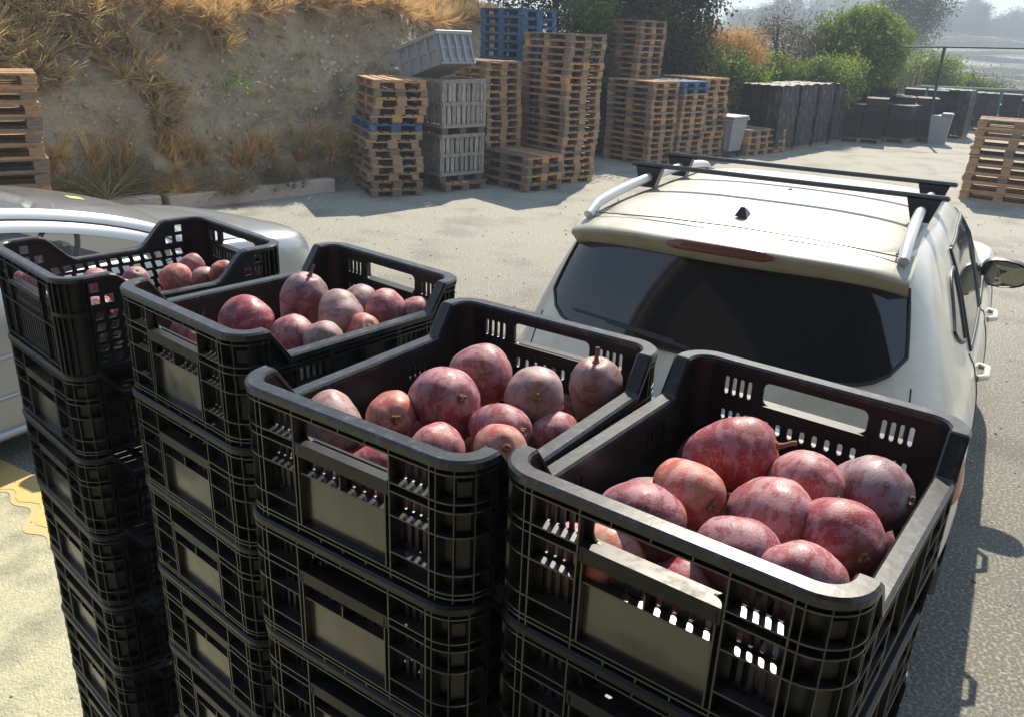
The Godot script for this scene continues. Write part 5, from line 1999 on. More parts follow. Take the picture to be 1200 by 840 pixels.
func columns() -> void:
	# four columns of crates: centre of the topmost rim, yaw, height step, tiers
	var C := [[Vector3(-0.8447, 1.9755, -1.8259), -0.7415], [Vector3(-0.4065, 2.0055, -1.4852), -0.6963], [Vector3(-0.0669, 2.0093, -1.1081), -0.5965], [Vector3(0.2909, 2.0081, -0.8948), -0.6392]]
	var NAMES := []
	NAMES = ["column under the lattice crate", "column beside the lattice crate", "column second from the white car", "column by the white car"]
	var floor_y := 0.14
	var pal := 0.144
	var r := RandomNumberGenerator.new()
	r.seed = 12
	var proto: Node3D = null
	for ci in 4:
		var top: float = C[ci][0].y
		var yaw: float = C[ci][1]
		var p := Vector3(C[ci][0].x, 0, C[ci][0].z)
		var tiers := 9
		var pitch := (top - floor_y - pal) / 9.0
		var pl := pallet_proto(pal, 0, true)
		add_child(pl)
		pl.name = numbered("wooden_pallet")
		tag(pl, "wooden pallet under the %s" % NAMES[ci], "pallet", "pallets under the crate columns")
		pl.transform = Transform3D(Basis(Vector3.UP, yaw + PI / 2).scaled(Vector3(0.52, 1, 0.62)), p + Vector3(0, floor_y, 0))
		if ci == 0:
			pitch = (top - 0.2 - floor_y - pal) / 8.0
			tiers = 8
			var lc := make_mesh_crate(0.2, "black lattice crate of small mangoes on top of its column")
			lc.position = p + Vector3(0, top - 0.2, 0)
			lc.rotation.y = yaw
		for k in tiers:
			var y := floor_y + pal + pitch * k
			var h := top - y if k == 8 else pitch + 0.004
			var j := Vector3(r.randf_range(-1, 1) * 0.003, 0, r.randf_range(-1, 1) * 0.003)
			var from_top := tiers - 1 - k + (1 if ci == 0 else 0)
			var label := "black plastic crate, %s from the top in the %s" % [ORD[from_top], NAMES[ci]]
			if from_top == 0: label = ["", "black crate of upright and dusty mangoes beside the lattice crate", "black crate with eleven mangoes between two other open crates", "biggest-looking open black crate, its dark red mangoes before the car"][ci]
			var c: Node3D
			if proto == null:
				proto = make_crate(0.19, label)
				c = proto
				c.position = p + Vector3(0, y, 0) + j
				c.rotation.y = yaw + r.randf_range(-0.008, 0.008)
			else:
				c = dup(proto, label, "black plastic crates piled in four columns", p + Vector3(0, y, 0) + (j if from_top else Vector3.ZERO), yaw + (r.randf_range(-0.008, 0.008) if from_top else 0.0))
			if from_top > 0 and c != proto: c.get_child(0).material_override = M.plastic
			c.scale = Vector3(1, (h if from_top == 0 else pitch - 0.0015) / 0.19, 1)
	# mangoes: u across the front, v to the back, depth under the rim, length, width, stalk direction, shape, skin, stem, spin, label
	var fruit := {
		3: [
			[0.158, 0.300, 0.055, 0.126, 0.099, Vector3(0.88, 0.36, 0.22), 0, 5, 2, 0.3, "largest dark red mango, stalk pointing across at the back wall"],
			[0.257, 0.296, 0.062, 0.100, 0.090, Vector3(0.40, 0.12, 0.9), 2, 1, 1, 1.0, "mango with streaked red cheek behind the one with the twig"],
			[0.322, 0.333, 0.066, 0.104, 0.092, Vector3(0.70, 0.28, 0.66), 4, 2, 1, 2.0, "dull purple-brown mango by the side wall nearest the car mirror"],
			[0.152, 0.188, 0.060, 0.104, 0.084, Vector3(0.38, 0.06, 0.92), 1, 3, 1, 0.5, "mango with a pale worn patch in front of the largest mango"],
			[0.140, 0.100, 0.065, 0.104, 0.090, Vector3(0.75, -0.25, 0.35), 3, 0, 0, 4.0, "smooth pink-purple mango behind the handle of the crate by the car"],
			[0.250, 0.200, 0.062, 0.108, 0.092, Vector3(0.52, 0.14, 0.84), 0, 1, 3, 2.5, "round mango with a long dry twig curling over it"],
			[0.324, 0.214, 0.064, 0.098, 0.090, Vector3(0.12, 0.10, 0.98), 2, 5, 1, 0.8, "bright crimson mango with a pale stub, against the side wall"],
			[0.252, 0.108, 0.066, 0.098, 0.086, Vector3(0.8, -0.35, 0.2), 4, 0, 0, 1.5, "plain pinkish mango in front of the twig mango"],
			[0.322, 0.104, 0.064, 0.098, 0.080, Vector3(0.75, -0.4, 0.1), 1, 1, 0, 3.0, "long pale mango lying at the front corner of the crate"],
			[0.214, 0.068, 0.108, 0.084, 0.076, Vector3(0.5, 0.1, -0.5), 3, 5, 0, 0.0, "glossy pink mango low behind the handle bar"],
			[0.128, 0.050, 0.092, 0.084, 0.080, Vector3(0.55, 0.1, 0.6), 2, 3, 1, 1.2, "tan-pink mango with stalk end showing in the handle opening"],
			[0.075, 0.060, 0.125, 0.084, 0.080, Vector3(0.4, 0.5, 0.4), 0, 1, 0, 2.2, "mango glimpsed through the corner slots of the crate by the car"]],
		2: [
			[0.085, 0.102, 0.078, 0.096, 0.086, Vector3(0.4, -0.6, 0.5), 1, 4, 0, 0.4, "pale tan mango at the front corner behind the handle"],
			[0.145, 0.152, 0.070, 0.094, 0.074, Vector3(0.32, 0.40, 0.86), 3, 3, 1, 1.0, "orange-red mango, the reddest in its crate"],
			[0.193, 0.210, 0.050, 0.110, 0.098, Vector3(0.58, 0.36, 0.72), 2, 0, 1, 0.2, "big rose mango with a speckled cheek in the middle of its crate"],
			[0.186, 0.312, 0.045, 0.104, 0.096, Vector3(-0.03, 0.36, 0.93), 4, 0, 1, 2.0, "round mango by the rear slots, stalk scar facing out"],
			[0.287, 0.304, 0.050, 0.100, 0.092, Vector3(0.0, 0.36, 0.93), 0, 4, 1, 3.2, "grey-green mango, its stalk scar facing out"],
			[0.323, 0.418, 0.068, 0.110, 0.092, Vector3(-0.04, 0.97, 0.12), 1, 4, 2, 0.9, "upright mango with a thick stalk on top, by the far corner"],
			[0.293, 0.208, 0.062, 0.098, 0.074, Vector3(0.72, 0.24, 0.65), 3, 0, 1, 1.4, "small mauve mango lying across, stub at its end"],
			[0.336, 0.278, 0.087, 0.080, 0.064, Vector3(0.7, 0.2, -0.4), 2, 1, 0, 0.0, "little red mango half hidden by the side rim"],
			[0.258, 0.118, 0.072, 0.080, 0.072, Vector3(0.5, -0.4, -0.5), 4, 1, 0, 2.4, "pink mango with a black mark behind the front rim"],
			[0.330, 0.160, 0.068, 0.088, 0.074, Vector3(0.1, 0.62, 0.75), 0, 3, 1, 1.8, "peach-coloured mango at the front corner post"],
			[0.180, 0.076, 0.104, 0.080, 0.066, Vector3(0.6, 0.2, -0.3), 1, 5, 0, 0.6, "pink mango low in the handle opening, in sunlight"]],
		1: [
			[0.166, 0.165, 0.070, 0.104, 0.094, Vector3(0.5, -0.5, 0.3), 2, 5, 0, 0.0, "shiny crimson mango behind the front rim, by the lattice crate"],
			[0.183, 0.276, 0.050, 0.116, 0.100, Vector3(0.30, 0.92, 0.0), 1, 2, 2, 1.3, "tall mauve mango standing on end above the side rim"],
			[0.273, 0.292, 0.060, 0.098, 0.084, Vector3(0.25, -0.75, 0.5), 4, 4, 1, 2.6, "half green, half red mango beside the tall one"],
			[0.212, 0.386, 0.076, 0.090, 0.078, Vector3(0.5, 0.3, -0.6), 0, 2, 0, 0.5, "shaded mango tucked behind the half green one"],
			[0.307, 0.374, 0.060, 0.086, 0.076, Vector3(0.3, 0.3, -0.7), 3, 1, 0, 3.4, "pink mango with a band of shadow across it"],
			[0.334, 0.424, 0.075, 0.076, 0.066, Vector3(0.3, 0.5, -0.6), 2, 1, 0, 1.1, "last mango in the far corner beside the slots"],
			[0.266, 0.190, 0.080, 0.090, 0.078, Vector3(0.6, 0.1, 0.3), 0, 1, 0, 2.9, "spotted pink mango in front of the half green one"],
			[0.334, 0.206, 0.072, 0.086, 0.070, Vector3(0.4, 0.2, 0.5), 4, 4, 0, 0.2, "dusty tan mango against the side rim"],
			[0.322, 0.304, 0.085, 0.082, 0.070, Vector3(0.3, 0.4, 0.4), 1, 3, 0, 1.9, "mango of which only a pink crown shows over the side rim"],
			[0.092, 0.088, 0.092, 0.078, 0.070, Vector3(0.4, 0.3, 0.3), 3, 1, 0, 2.0, "pink mango seen through the handle next to the lattice crate"]],
		0: [
			[0.312, 0.272, 0.062, 0.072, 0.060, Vector3(-0.6, -0.4, 0.5), 2, 3, 1, 0.0, "small orange-pink mango with its scar turned down"],
			[0.252, 0.336, 0.060, 0.070, 0.058, Vector3(0.5, 0.4, -0.4), 0, 0, 0, 1.0, "small rose mango lying highest in the lattice crate"],
			[0.286, 0.352, 0.080, 0.068, 0.056, Vector3(-0.6, 0.1, 0.6), 3, 4, 0, 2.0, "small wrinkled mango under the rose one"],
			[0.334, 0.372, 0.062, 0.064, 0.054, Vector3(0.5, 0.2, -0.4), 1, 3, 0, 3.0, "small yellowish mango by the dipped lattice side"],
			[0.292, 0.440, 0.080, 0.066, 0.056, Vector3(0.5, 0.4, -0.4), 4, 0, 0, 0.7, "small mango under the handle of the lattice crate"],
			[0.081, 0.050, 0.082, 0.072, 0.058, Vector3(-0.9, 0.3, 0.2), 2, 1, 2, 1.5, "small pink mango whose stalk sticks out over the handle bar"],
			[0.188, 0.148, 0.080, 0.076, 0.066, Vector3(0.5, 0.3, 0.4), 0, 1, 0, 2.5, "small pink mango behind the raised lattice corner"],
			[0.268, 0.172, 0.082, 0.070, 0.060, Vector3(0.6, -0.1, 0.3), 3, 3, 0, 0.3, "small long mango at the start of the dipped side"],
			[0.322, 0.096, 0.100, 0.070, 0.062, Vector3(0.2, 0.6, 0.4), 1, 0, 0, 1.7, "small mango low behind the lattice corner"],
			[0.348, 0.152, 0.110, 0.068, 0.060, Vector3(0.4, 0.5, 0.2), 4, 1, 0, 2.8, "small mango pressed against the lower lattice"],
			[0.150, 0.250, 0.100, 0.072, 0.062, Vector3(0.3, 0.6, 0.2), 0, 2, 0, 0.8, "small mango deep in the middle of the lattice crate"]]}
	for ci in fruit:
		var yaw: float = C[ci][1]
		var bs := Basis(Vector3.UP, yaw)
		var o: Vector3 = C[ci][0] + bs * Vector3(-CW / 2, 0, CD / 2)
		for m in fruit[ci]:
			mango(m[10], o + bs * Vector3(m[0], -m[2], -m[1]), m[3], m[4], m[5], m[6], m[7], m[8], m[9])
		# the layer below, seen in gaps and slots
		var rr := RandomNumberGenerator.new()
		rr.seed = 300 + ci
		var sc := 0.075 if ci == 0 else 0.094
		for iv in 5:
			for iu in 4:
				if (iu + iv) % 2 == 1 and iv > 1: continue
				var pos := Vector3(0.070 + iu * 0.086 + rr.randf_range(-0.006, 0.006), -0.142, -(0.072 + iv * 0.090 + rr.randf_range(-0.006, 0.006)))
				var g := mango("bottom-layer mango in the top crate of the %s" % NAMES[ci], o + bs * pos, sc, sc * 0.84, Vector3(rr.randfn(), rr.randfn() * 0.4, rr.randfn()), rr.randi() % 5, rr.randi() % 6, 0, rr.randf() * 6)
				g.set_meta("group", "mangoes of the bottom layer, " + NAMES[ci])

func pallets() -> void:
	var pr := []
	for k in 4:
		var p := pallet_proto(0.122, k, true)
		p.set_meta("h", 0.122)
		pr.append(p)
	var far := []
	for k in 4:
		var p := pallet_proto(0.115, k + 4 if k == 0 else k, false)
		p.set_meta("h", 0.115)
		far.append(p)
	var blue := pallet_proto(0.14, 9, true)
	blue.set_meta("h", 0.14)
	var bluef := pallet_proto(0.14, 9, false)
	bluef.set_meta("h", 0.14)
	var old := pallet_proto(0.122, 4, true)
	old.set_meta("h", 0.122)
	pallet_column("the column with one blue pallet, by the kerb", 14, 0.1215, Vector3(-2.10, 0, -13.37), -1.17, 1, pr + [old], 0.09, Vector2(0.002, 0.0), {8: blue, 0: old, 1: old})
	pallet_column("the column behind the silver car", 13, 0.141, Vector3(-5.66, 0.03, -8.9), 0.54, 2, pr, 0.05, Vector2.ZERO)
	pallet_column("the low pile before the tall leaning column", 4, 0.142, Vector3(-0.004, 0, -14.29), -0.83, 3, [old], 0.03)
	pallet_column("the column behind the grey bins", 17, 0.1155, Vector3(-0.74, 0, -15.10), -0.81, 4, pr, 0.03)
	pallet_column("the tall leaning column", 22, 0.1105, Vector3(0.60, 0, -15.25), -0.89, 5, pr, 0.045, Vector2(0.0022, 0.0))
	pallet_column("the column of blue pallets", 20, 0.1405, Vector3(-0.15, 0, -16.55), -0.85, 6, [blue], 0.03, Vector2.ZERO, {}, "blue pallets piled by the bank")
	pallet_column("the tallest column", 23, 0.119, Vector3(2.22, 0, -19.15), -0.85, 7, far, 0.03, Vector2(0.002, 0.0))
	pallet_column("the column before the tallest one", 14, 0.1155, Vector3(2.45, 0, -17.8), -0.85, 8, far, 0.02)
	pallet_column("the column topped by blue pallets", 14, 0.1155, Vector3(3.12, 0, -18.32), -0.85, 9, far, 0.02, Vector2.ZERO, {12: bluef, 13: bluef})
	pallet_column("the column next to the wheeled bin", 14, 0.119, Vector3(3.71, 0, -18.98), -0.85, 10, far, 0.05)
	pallet_column("the low pile beside the wheeled bin", 4, 0.142, Vector3(4.98, 0, -19.95), -0.85, 11, far, 0.02)
	pallet_column("the low pile by the film-wrapped loads", 4, 0.142, Vector3(5.55, 0, -20.5), -0.85, 12, far, 0.04)
	pallet_column("the column across the yard", 9, 0.15, Vector3(8.42, 0, -14.78), -0.52, 13, pr, 0.03, Vector2(0.004, 0.0), {5: old})
	for p in pr + far + [blue, bluef, old]: p.free()

func open_shed() -> void:
	# the loading shed behind the camera: open to the yard, dark inside, mirrored in the car's rear window
	var t := thing("open_shed", "dark open shed mirrored in the white car's rear window", "shed", Vector3(0, 0.14, 1.3))
	var x0 := -5.6; var d := 15.0
	var prof := []
	for k in 15:
		var f := k / 14.0
		prof.append(Vector2(lerpf(x0, -1.0, f / 0.5) if f < 0.5 else -1.0 + 4.4 * sin((f - 0.5) * PI), 9.0 if f < 0.5 else 2.6 + 6.4 * cos((f - 0.5) * PI)))
	var rf := Mb.new()
	for k in 14:
		var p: Vector2 = prof[k]
		var q: Vector2 = prof[k + 1]
		rf.hexa([Vector3(p.x, p.y, d), Vector3(q.x, q.y, d), Vector3(q.x, q.y, 0), Vector3(p.x, p.y, 0), Vector3(p.x, p.y + 0.14, d), Vector3(q.x, q.y + 0.14, d), Vector3(q.x, q.y + 0.14, 0), Vector3(p.x, p.y + 0.14, 0)])
	obj("roof", rf, M.dark_wood, t)
	for w in [[Vector3(x0 - 0.15, 0, 0), Vector3(x0, 9.0, d)], [Vector3(3.4, 0, 0), Vector3(3.55, 2.7, d)], [Vector3(x0, 0, d), Vector3(3.4, 9.1, d + 0.15)]]:
		var mb := Mb.new()
		mb.box(w[0], w[1])
		obj("wall", mb, M.dark_wood, t)
	for x in [x0 + 0.15, 3.25]:
		var mb := Mb.new()
		mb.box(Vector3(x - 0.1, 0, 0.05), Vector3(x + 0.1, 8.98 if x < 0 else 2.6, 0.25))
		obj("column", mb, M.dark_wood, t)

func loose_stones() -> void:
	# pebbles on the tarmac and clods fallen from the bank
	var r := RandomNumberGenerator.new()
	r.seed = 91
	var st := Mb.new()
	var rows := []
	for i in 5:
		var row := []
		for k in 8:
			var a := PI * i / 4.0
			var b := TAU * (k % 7) / 7.0
			row.append(Vector3(sin(a) * cos(b), cos(a) * 0.62, sin(a) * sin(b)) * (0.85 + 0.3 * fposmod(sin(i * 12.9 + (k % 7) * 78.2) * 43758.5, 1.0)))
		rows.append(row)
	st.grid(rows, false, true)
	var sm := st.mesh()
	var xf := []
	var cols := []
	for k in 1500:
		var z := -lerpf(2.2, 14.0, pow(r.randf(), 1.3))
		var x := r.randf_range(-6.0, 9.0)
		var s := r.randf_range(0.004, 0.011) * (1.0 + 0.5 * smoothstep(6, 12, -z))
		xf.append(Transform3D(Basis.from_euler(Vector3(r.randf() * 6, r.randf() * 6, r.randf() * 6)).scaled(Vector3(s, s, s)), Vector3(x, gh(x, z) + s * 0.35, z)))
		var q := Vector3(0.36, 0.335, 0.28) * r.randf_range(0.6, 1.6)
		cols.append(Color(q.x, q.y, q.z))
	scatter("gravel", sm, xf, cols, M.stone, self, "loose pebbles scattered over the yard's worn tarmac", "gravel")
	xf = []
	cols = []
	var nz := noise(61, 0.55, 4)
	var nz2 := noise(62, 2.6, 3)
	for k in 1500:
		var s := r.randf_range(-7.0, 4.0)
		var q := pow(r.randf(), 1.5) * 0.66
		var p := bank_point(s, q, nz, nz2)
		var z := r.randf_range(0.012, 0.05) * (1.4 if q < 0.05 else 1.0)
		xf.append(Transform3D(Basis.from_euler(Vector3(r.randf() * 6, r.randf() * 6, r.randf() * 6)).scaled(Vector3(z, z, z)), p))
		var c := Vector3(0.40, 0.33, 0.235) * r.randf_range(0.6, 1.35)
		cols.append(Color(c.x, c.y, c.z))
	scatter("rubble", sm, xf, cols, M.stone, self, "stones and dry clods stuck in the earth bank", "stones")

func _ready() -> void:
	view()
	materials()
	build_ground()
	build_bank()
	# kerb stones along the foot of the bank
	var kr := RandomNumberGenerator.new()
	kr.seed = 8
	for k in 5:
		var s0 := -13.6 + k * 2.74
		var L := 2.64
		var mb := Mb.new()
		var th := atan2(-KT.y, KT.x)
		mb.bbox(Vector3(0, -0.1, -0.20), Vector3(L, 0.19 + kr.randf_range(-0.012, 0.012), 0.0), 0.018)
		var o := struct("kerb", mb, M.kerb)
		var p := KB + KT * s0
		o.position = Vector3(p.x, gh(p.x, p.y), p.y)
		o.rotation = Vector3(0, th + kr.randf_range(-0.012, 0.012), kr.randf_range(-0.006, 0.006))
	columns()
	white_car(Vector3(0.628, 0.14, -2.832), -0.512)
	silver_car(Vector3(-5.16 * 0.872 + 0.30 * 0.49, 0.14, -5.16 * 0.49 - 0.30 * 0.872), -0.512)
	pallets()
	open_shed()
	loose_stones()
	slatted_bin("grey slatted bin standing lowest, on the bottom pallet", Vector3(-1.26, 0.145, -14.04), -0.85, 1.0, 0.86, 0.72)
	slatted_bin("grey slatted bin stacked on another, pale box on top", Vector3(-1.25, 0.885, -14.05), -0.83, 1.0, 0.86, 0.80)
	var bp := pallet_proto(0.144, 4, true)
	add_child(bp)
	bp.name = numbered("wooden_pallet")
	tag(bp, "dark wooden pallet under the two grey slatted bins", "pallet", "wooden pallets piled in columns in the yard")
	bp.position = Vector3(-1.26, 0, -14.04)
	bp.rotation.y = -0.85
	tilted_crate("pale grey plastic box tipped over on top of the slatted bins", Vector3(-1.36, 1.78, -14.12), Basis(Vector3.UP, -0.72) * Basis(Vector3.RIGHT, -0.0) * Basis(Vector3.BACK, 0.30))
	wheelie_bin("grey wheeled waste bin with closed lid beside the pallet columns", Vector3(4.55, 0, -19.12), -0.72)
	var W := ["first film-wrapped load of black crates, beside the low pallets", "second film-wrapped black load from the low pallets", "third film-wrapped black load from the low pallets", "last film-wrapped black load, next to the dark heap"]
	for k in 4:
		wrapped_load(W[k], Vector3(5.815 + 0.69 * k, 0, -20.64 - 0.79 * k), -0.722 + 0.02 * (k - 1), 1.0, 0.88, [1.60, 1.60, 1.55, 1.52][k], 20 + k)
	var heap := [[9.15, -23.35, 1.15, 0.1], [10.15, -23.75, 1.05, -0.2], [10.9, -24.3, 1.15, 0.15], [9.3, -24.9, 1.45, 0.0], [10.6, -25.2, 1.45, -0.1], [11.6, -25.3, 1.42, 0.05]]
	var HL := ["unwrapped black crate load next to the last wrapped one", "unwrapped black crate load in the middle of the dark heap", "unwrapped black crate load right behind the grey pole", "taller black crate load at the back, beside the green bush", "taller black crate load at the back behind the heap", "taller black crate load at the back behind the pole"]
	HL[2] = "unwrapped black crate load just behind the grey pole"
	for k in heap.size():
		wrapped_load(HL[k], Vector3(heap[k][0], 0, heap[k][1]), -0.5 + heap[k][3], 1.1, 0.95, heap[k][2], 40 + k, false)
	wrapped_load("film-wrapped black load between the pole and the green panel", Vector3(12.55, 0, -25.6), -0.62, 1.0, 0.95, 1.36, 50)
	wrapped_load("black crate load in front of the green panel", Vector3(14.6, 0, -28.2), -0.5, 1.15, 0.95, 1.27, 51)
	wrapped_load("black crate load beyond the pallets across the yard", Vector3(15.9, 0, -28.0), -0.5, 1.15, 0.95, 1.27, 52, false)
	wrapped_load("black crate load beside the pallet column across the yard", Vector3(9.55, 0, -14.35), -0.62, 1.0, 0.9, 1.0, 53)
	# grey tub by the pole with a pale cloth on it
	var tb := thing("grey_tub", "grey tub with a pale lid beside the pole", "tub", Vector3(11.25, 0, -23.35), -0.5)
	var t1 := Mb.new()
	t1.hexa([Vector3(-0.2, 0, 0.2), Vector3(0.2, 0, 0.2), Vector3(0.2, 0, -0.2), Vector3(-0.2, 0, -0.2), Vector3(-0.26, 0.75, 0.26), Vector3(0.26, 0.75, 0.26), Vector3(0.26, 0.75, -0.26), Vector3(-0.26, 0.75, -0.26)])
	obj("body", t1, M.bin_grey, tb)
	var t2 := Mb.new()
	t2.bbox(Vector3(-0.02, 0.752, -0.2), Vector3(0.28, 0.82, 0.25), 0.03)
	obj("lid", t2, M.grey_crate, tb)
	# pole with a rail
	var po := thing("grey_pole", "thin dark pole with a long rail across its top", "pole", Vector3(11.1, 0, -23.72))
	var p1 := Mb.new()
	p1.tube([Vector3(0, -0.1, 0), Vector3(0, 1.3, 0), Vector3(0.0, 2.44, 0)], 0.038, 10)
	obj("post", p1, M.pole, po)
	var p2 := Mb.new()
	p2.tube([Vector3(-1.1, 2.42, 0.05), Vector3(0, 2.455, 0), Vector3(2.2, 2.50, 0.1), Vector3(6.0, 2.52, 0.4)], 0.022, 8)
	obj("rail", p2, M.pole, po)
	# green panel at the far edge of the yard
	var gp := thing("green_fence", "dark green panel fence with a pale top rail at the yard's edge", "fence", Vector3(13.4, 0, -30.0))
	for k in 6:
		var mb := Mb.new()
		mb.box(Vector3(k * 1.2, 0.0, -0.03), Vector3(k * 1.2 + 1.18, 1.16, 0.03))
		for q in 5: mb.box(Vector3(k * 1.2 + 0.1 + q * 0.23, 0.05, 0.03), Vector3(k * 1.2 + 0.16 + q * 0.23, 1.12, 0.05))
		obj("panel", mb, M.green_panel, gp)
	var gr := Mb.new()
	gr.bbox(Vector3(-0.05, 1.16, -0.05), Vector3(7.25, 1.22, 0.05), 0.01)
	obj("top_rail", gr, M.grey_crate, gp)
	plants()

func plants() -> void:
	var dk0 := Vector3(0.024, 0.036, 0.022); var dk1 := Vector3(0.062, 0.082, 0.045)
	var g0 := Vector3(0.06, 0.105, 0.028); var g1 := Vector3(0.25, 0.31, 0.07)
	var V := func(x, y, z): return Vector3(x, y, z)
	plant("evergreen_tree", "dark evergreen tree above the blue pallets", "tree", Vector3(0.7, 2.2, -21.0), [[Vector3(-0.3, 1.6, 0), Vector3(1.6, 1.5, 1.2)], [Vector3(1.3, 0.6, 0.6), Vector3(1.3, 1.5, 1.0)], [Vector3(1.0, 2.8, 0), Vector3(1.7, 1.3, 1.3)]], 1900, 1.0, dk0, dk1, 1, 1.2, "dark trees behind the pallets", 2)
	plant("evergreen_tree", "dark evergreen tree behind the tallest pallet column", "tree", Vector3(2.9, 0.8, -22.5), [[Vector3(-0.9, 1.0, 0.4), Vector3(1.3, 1.7, 1.0)], [Vector3(0.5, 1.4, 0.3), Vector3(1.2, 1.8, 1.0)], [Vector3(0.2, 3.3, 0), Vector3(1.9, 1.4, 1.3)]], 2200, 1.0, dk0, dk1, 2, 1.6, "dark trees behind the pallets", 2)
	plant("evergreen_tree", "grey-green tree behind the column with blue tops", "tree", Vector3(3.95, 0.4, -23.0), [[Vector3(-0.2, 1.2, 0.2), Vector3(0.85, 1.3, 0.8)], [Vector3(0.0, 3.1, 0), Vector3(1.0, 1.0, 0.9)], [Vector3(-0.9, 3.6, 0), Vector3(1.1, 1.1, 1.0)]], 1500, 0.9, Vector3(0.03, 0.045, 0.025), Vector3(0.08, 0.10, 0.05), 3, 1.7, "dark trees behind the pallets", 0)
	plant("shrub", "dark shrub in the gap beside the tall leaning column", "shrub", Vector3(1.55, 0, -18.6), [[Vector3(0, 0.9, 0), Vector3(0.75, 1.1, 0.6)], [Vector3(-0.5, 1.6, -0.3), Vector3(0.6, 0.9, 0.6)]], 700, 0.8, dk0, dk1, 4, 0.7, "", 2)
	plant("young_tree", "light-leaved young tree peeping over the tall pallets", "tree", Vector3(1.25, 0.5, -18.9), [[Vector3(0.0, 2.35, 0), Vector3(0.5, 0.42, 0.4)], [Vector3(0.35, 2.05, 0.1), Vector3(0.25, 0.25, 0.25)]], 130, 0.75, Vector3(0.07, 0.11, 0.03), Vector3(0.2, 0.25, 0.09), 5, 1.8, "", 1)
	plant("dry_shrub", "rust-orange dry shrub under the bare tree", "shrub", Vector3(4.85, 0.3, -22.6), [[Vector3(-0.1, 1.95, 0), Vector3(0.7, 0.45, 0.5)], [Vector3(0.65, 1.85, 0), Vector3(0.5, 0.4, 0.5)], [Vector3(-0.5, 1.5, 0.2), Vector3(0.4, 0.45, 0.4)]], 900, 0.5, Vector3(0.40, 0.21, 0.10), Vector3(0.62, 0.36, 0.18), 6, 1.2, "", 1)
	plant("shrub", "bright green shrub behind the wheeled bin", "shrub", Vector3(4.85, 0, -21.6), [[Vector3(0.2, 1.4, 0), Vector3(0.75, 0.8, 0.6)], [Vector3(-0.35, 0.8, 0.3), Vector3(0.5, 0.75, 0.5)], [Vector3(0.75, 0.9, 0.0), Vector3(0.5, 0.9, 0.5)]], 1300, 0.62, g0, g1, 7, 0.6, "green shrubs along the yard", 0)
	plant("shrub", "green shrub above the first wrapped load", "shrub", Vector3(6.6, 0, -23.6), [[Vector3(-0.4, 1.4, 0), Vector3(0.8, 0.8, 0.6)], [Vector3(0.6, 1.3, 0.2), Vector3(0.7, 0.6, 0.6)], [Vector3(1.5, 1.45, 0.2), Vector3(0.8, 0.5, 0.6)]], 1300, 0.62, g0, g1 * 0.9, 8, 0.7, "green shrubs along the yard", 0)
	plant("shrub", "yellow-green shrub above the wrapped loads", "shrub", Vector3(8.3, 0, -24.4), [[Vector3(-0.2, 1.55, 0), Vector3(0.8, 0.45, 0.5)], [Vector3(0.5, 1.3, 0.2), Vector3(0.5, 0.7, 0.5)]], 700, 0.6, Vector3(0.07, 0.11, 0.02), Vector3(0.22, 0.25, 0.04), 9, 0.7, "green shrubs along the yard", 0)
	plant("dry_shrub", "brown twiggy dead bush among the green shrubs", "shrub", Vector3(7.4, 0, -25.6), [[Vector3(0, 2.0, 0), Vector3(0.9, 0.8, 0.7)], [Vector3(0.8, 2.4, 0), Vector3(0.7, 0.6, 0.6)], [Vector3(-0.3, 2.7, -0.2), Vector3(0.7, 0.5, 0.6)]], 520, 0.55, Vector3(0.06, 0.045, 0.035), Vector3(0.15, 0.11, 0.075), 10, 1.4, "", 1)
	plant("green_bush", "big leafy green bush beside the dark heap of crates", "bush", Vector3(9.75, 0, -25.9), [[Vector3(-0.1, 1.5, 0), Vector3(1.0, 1.1, 0.9)], [Vector3(0.5, 2.2, 0.1), Vector3(0.9, 0.8, 0.8)], [Vector3(-0.6, 2.5, 0), Vector3(0.8, 0.7, 0.7)], [Vector3(0.1, 2.9, -0.1), Vector3(0.7, 0.5, 0.6)]], 2500, 0.66, g0, g1, 11, 1.2, "", 0)
	bare_tree("leafless dark tree with spreading branches above the shrubs", Vector3(6.35, 0.2, -26.0), 3.6, 4, 0.62)
	bare_tree("second leafless tree, thinner, beside the green bush", Vector3(8.3, 0.2, -27.5), 3.6, 9, 0.55)
	# beyond the yard
	plant("shrub", "round green shrub behind the green panel fence", "shrub", Vector3(15.2, 0, -33.0), [[Vector3(-0.1, 1.3, 0), Vector3(1.1, 0.95, 0.8)], [Vector3(-1.1, 1.0, 0), Vector3(0.9, 0.8, 0.7)]], 1300, 0.7, g0 * 1.1, g1, 12, 0.6, "green shrubs along the yard", 0)
	plant("shrub", "low olive shrub behind the end of the green fence", "shrub", Vector3(17.2, 0, -33.4), [[Vector3(-0.4, 0.9, 0), Vector3(0.9, 0.5, 0.6)], [Vector3(0.5, 0.8, 0), Vector3(0.8, 0.45, 0.6)]], 520, 0.7, Vector3(0.08, 0.11, 0.03), Vector3(0.17, 0.20, 0.05), 13, 0.4, "green shrubs along the yard", 0)
	plant("tall_tree", "tall hazy tree past the green bush", "tree", Vector3(29.5, -1.5, -70.0), [[Vector3(0, 5.0, 0), Vector3(2.4, 3.0, 2.2)], [Vector3(1.4, 7.0, 0), Vector3(2.0, 2.2, 1.8)], [Vector3(-1.2, 7.4, 0), Vector3(1.8, 2.0, 1.6)]], 900, 2.0, dk0 * 1.4, dk1 * 1.3, 14, 3.5, "", 2)
	var rd := Mb.new()
	var rr := RandomNumberGenerator.new()
	rr.seed = 19
	var canes := thing("cane_stakes", "dry cane stakes standing upright behind the dark heap", "canes", Vector3(11.75, 0, -27.2))
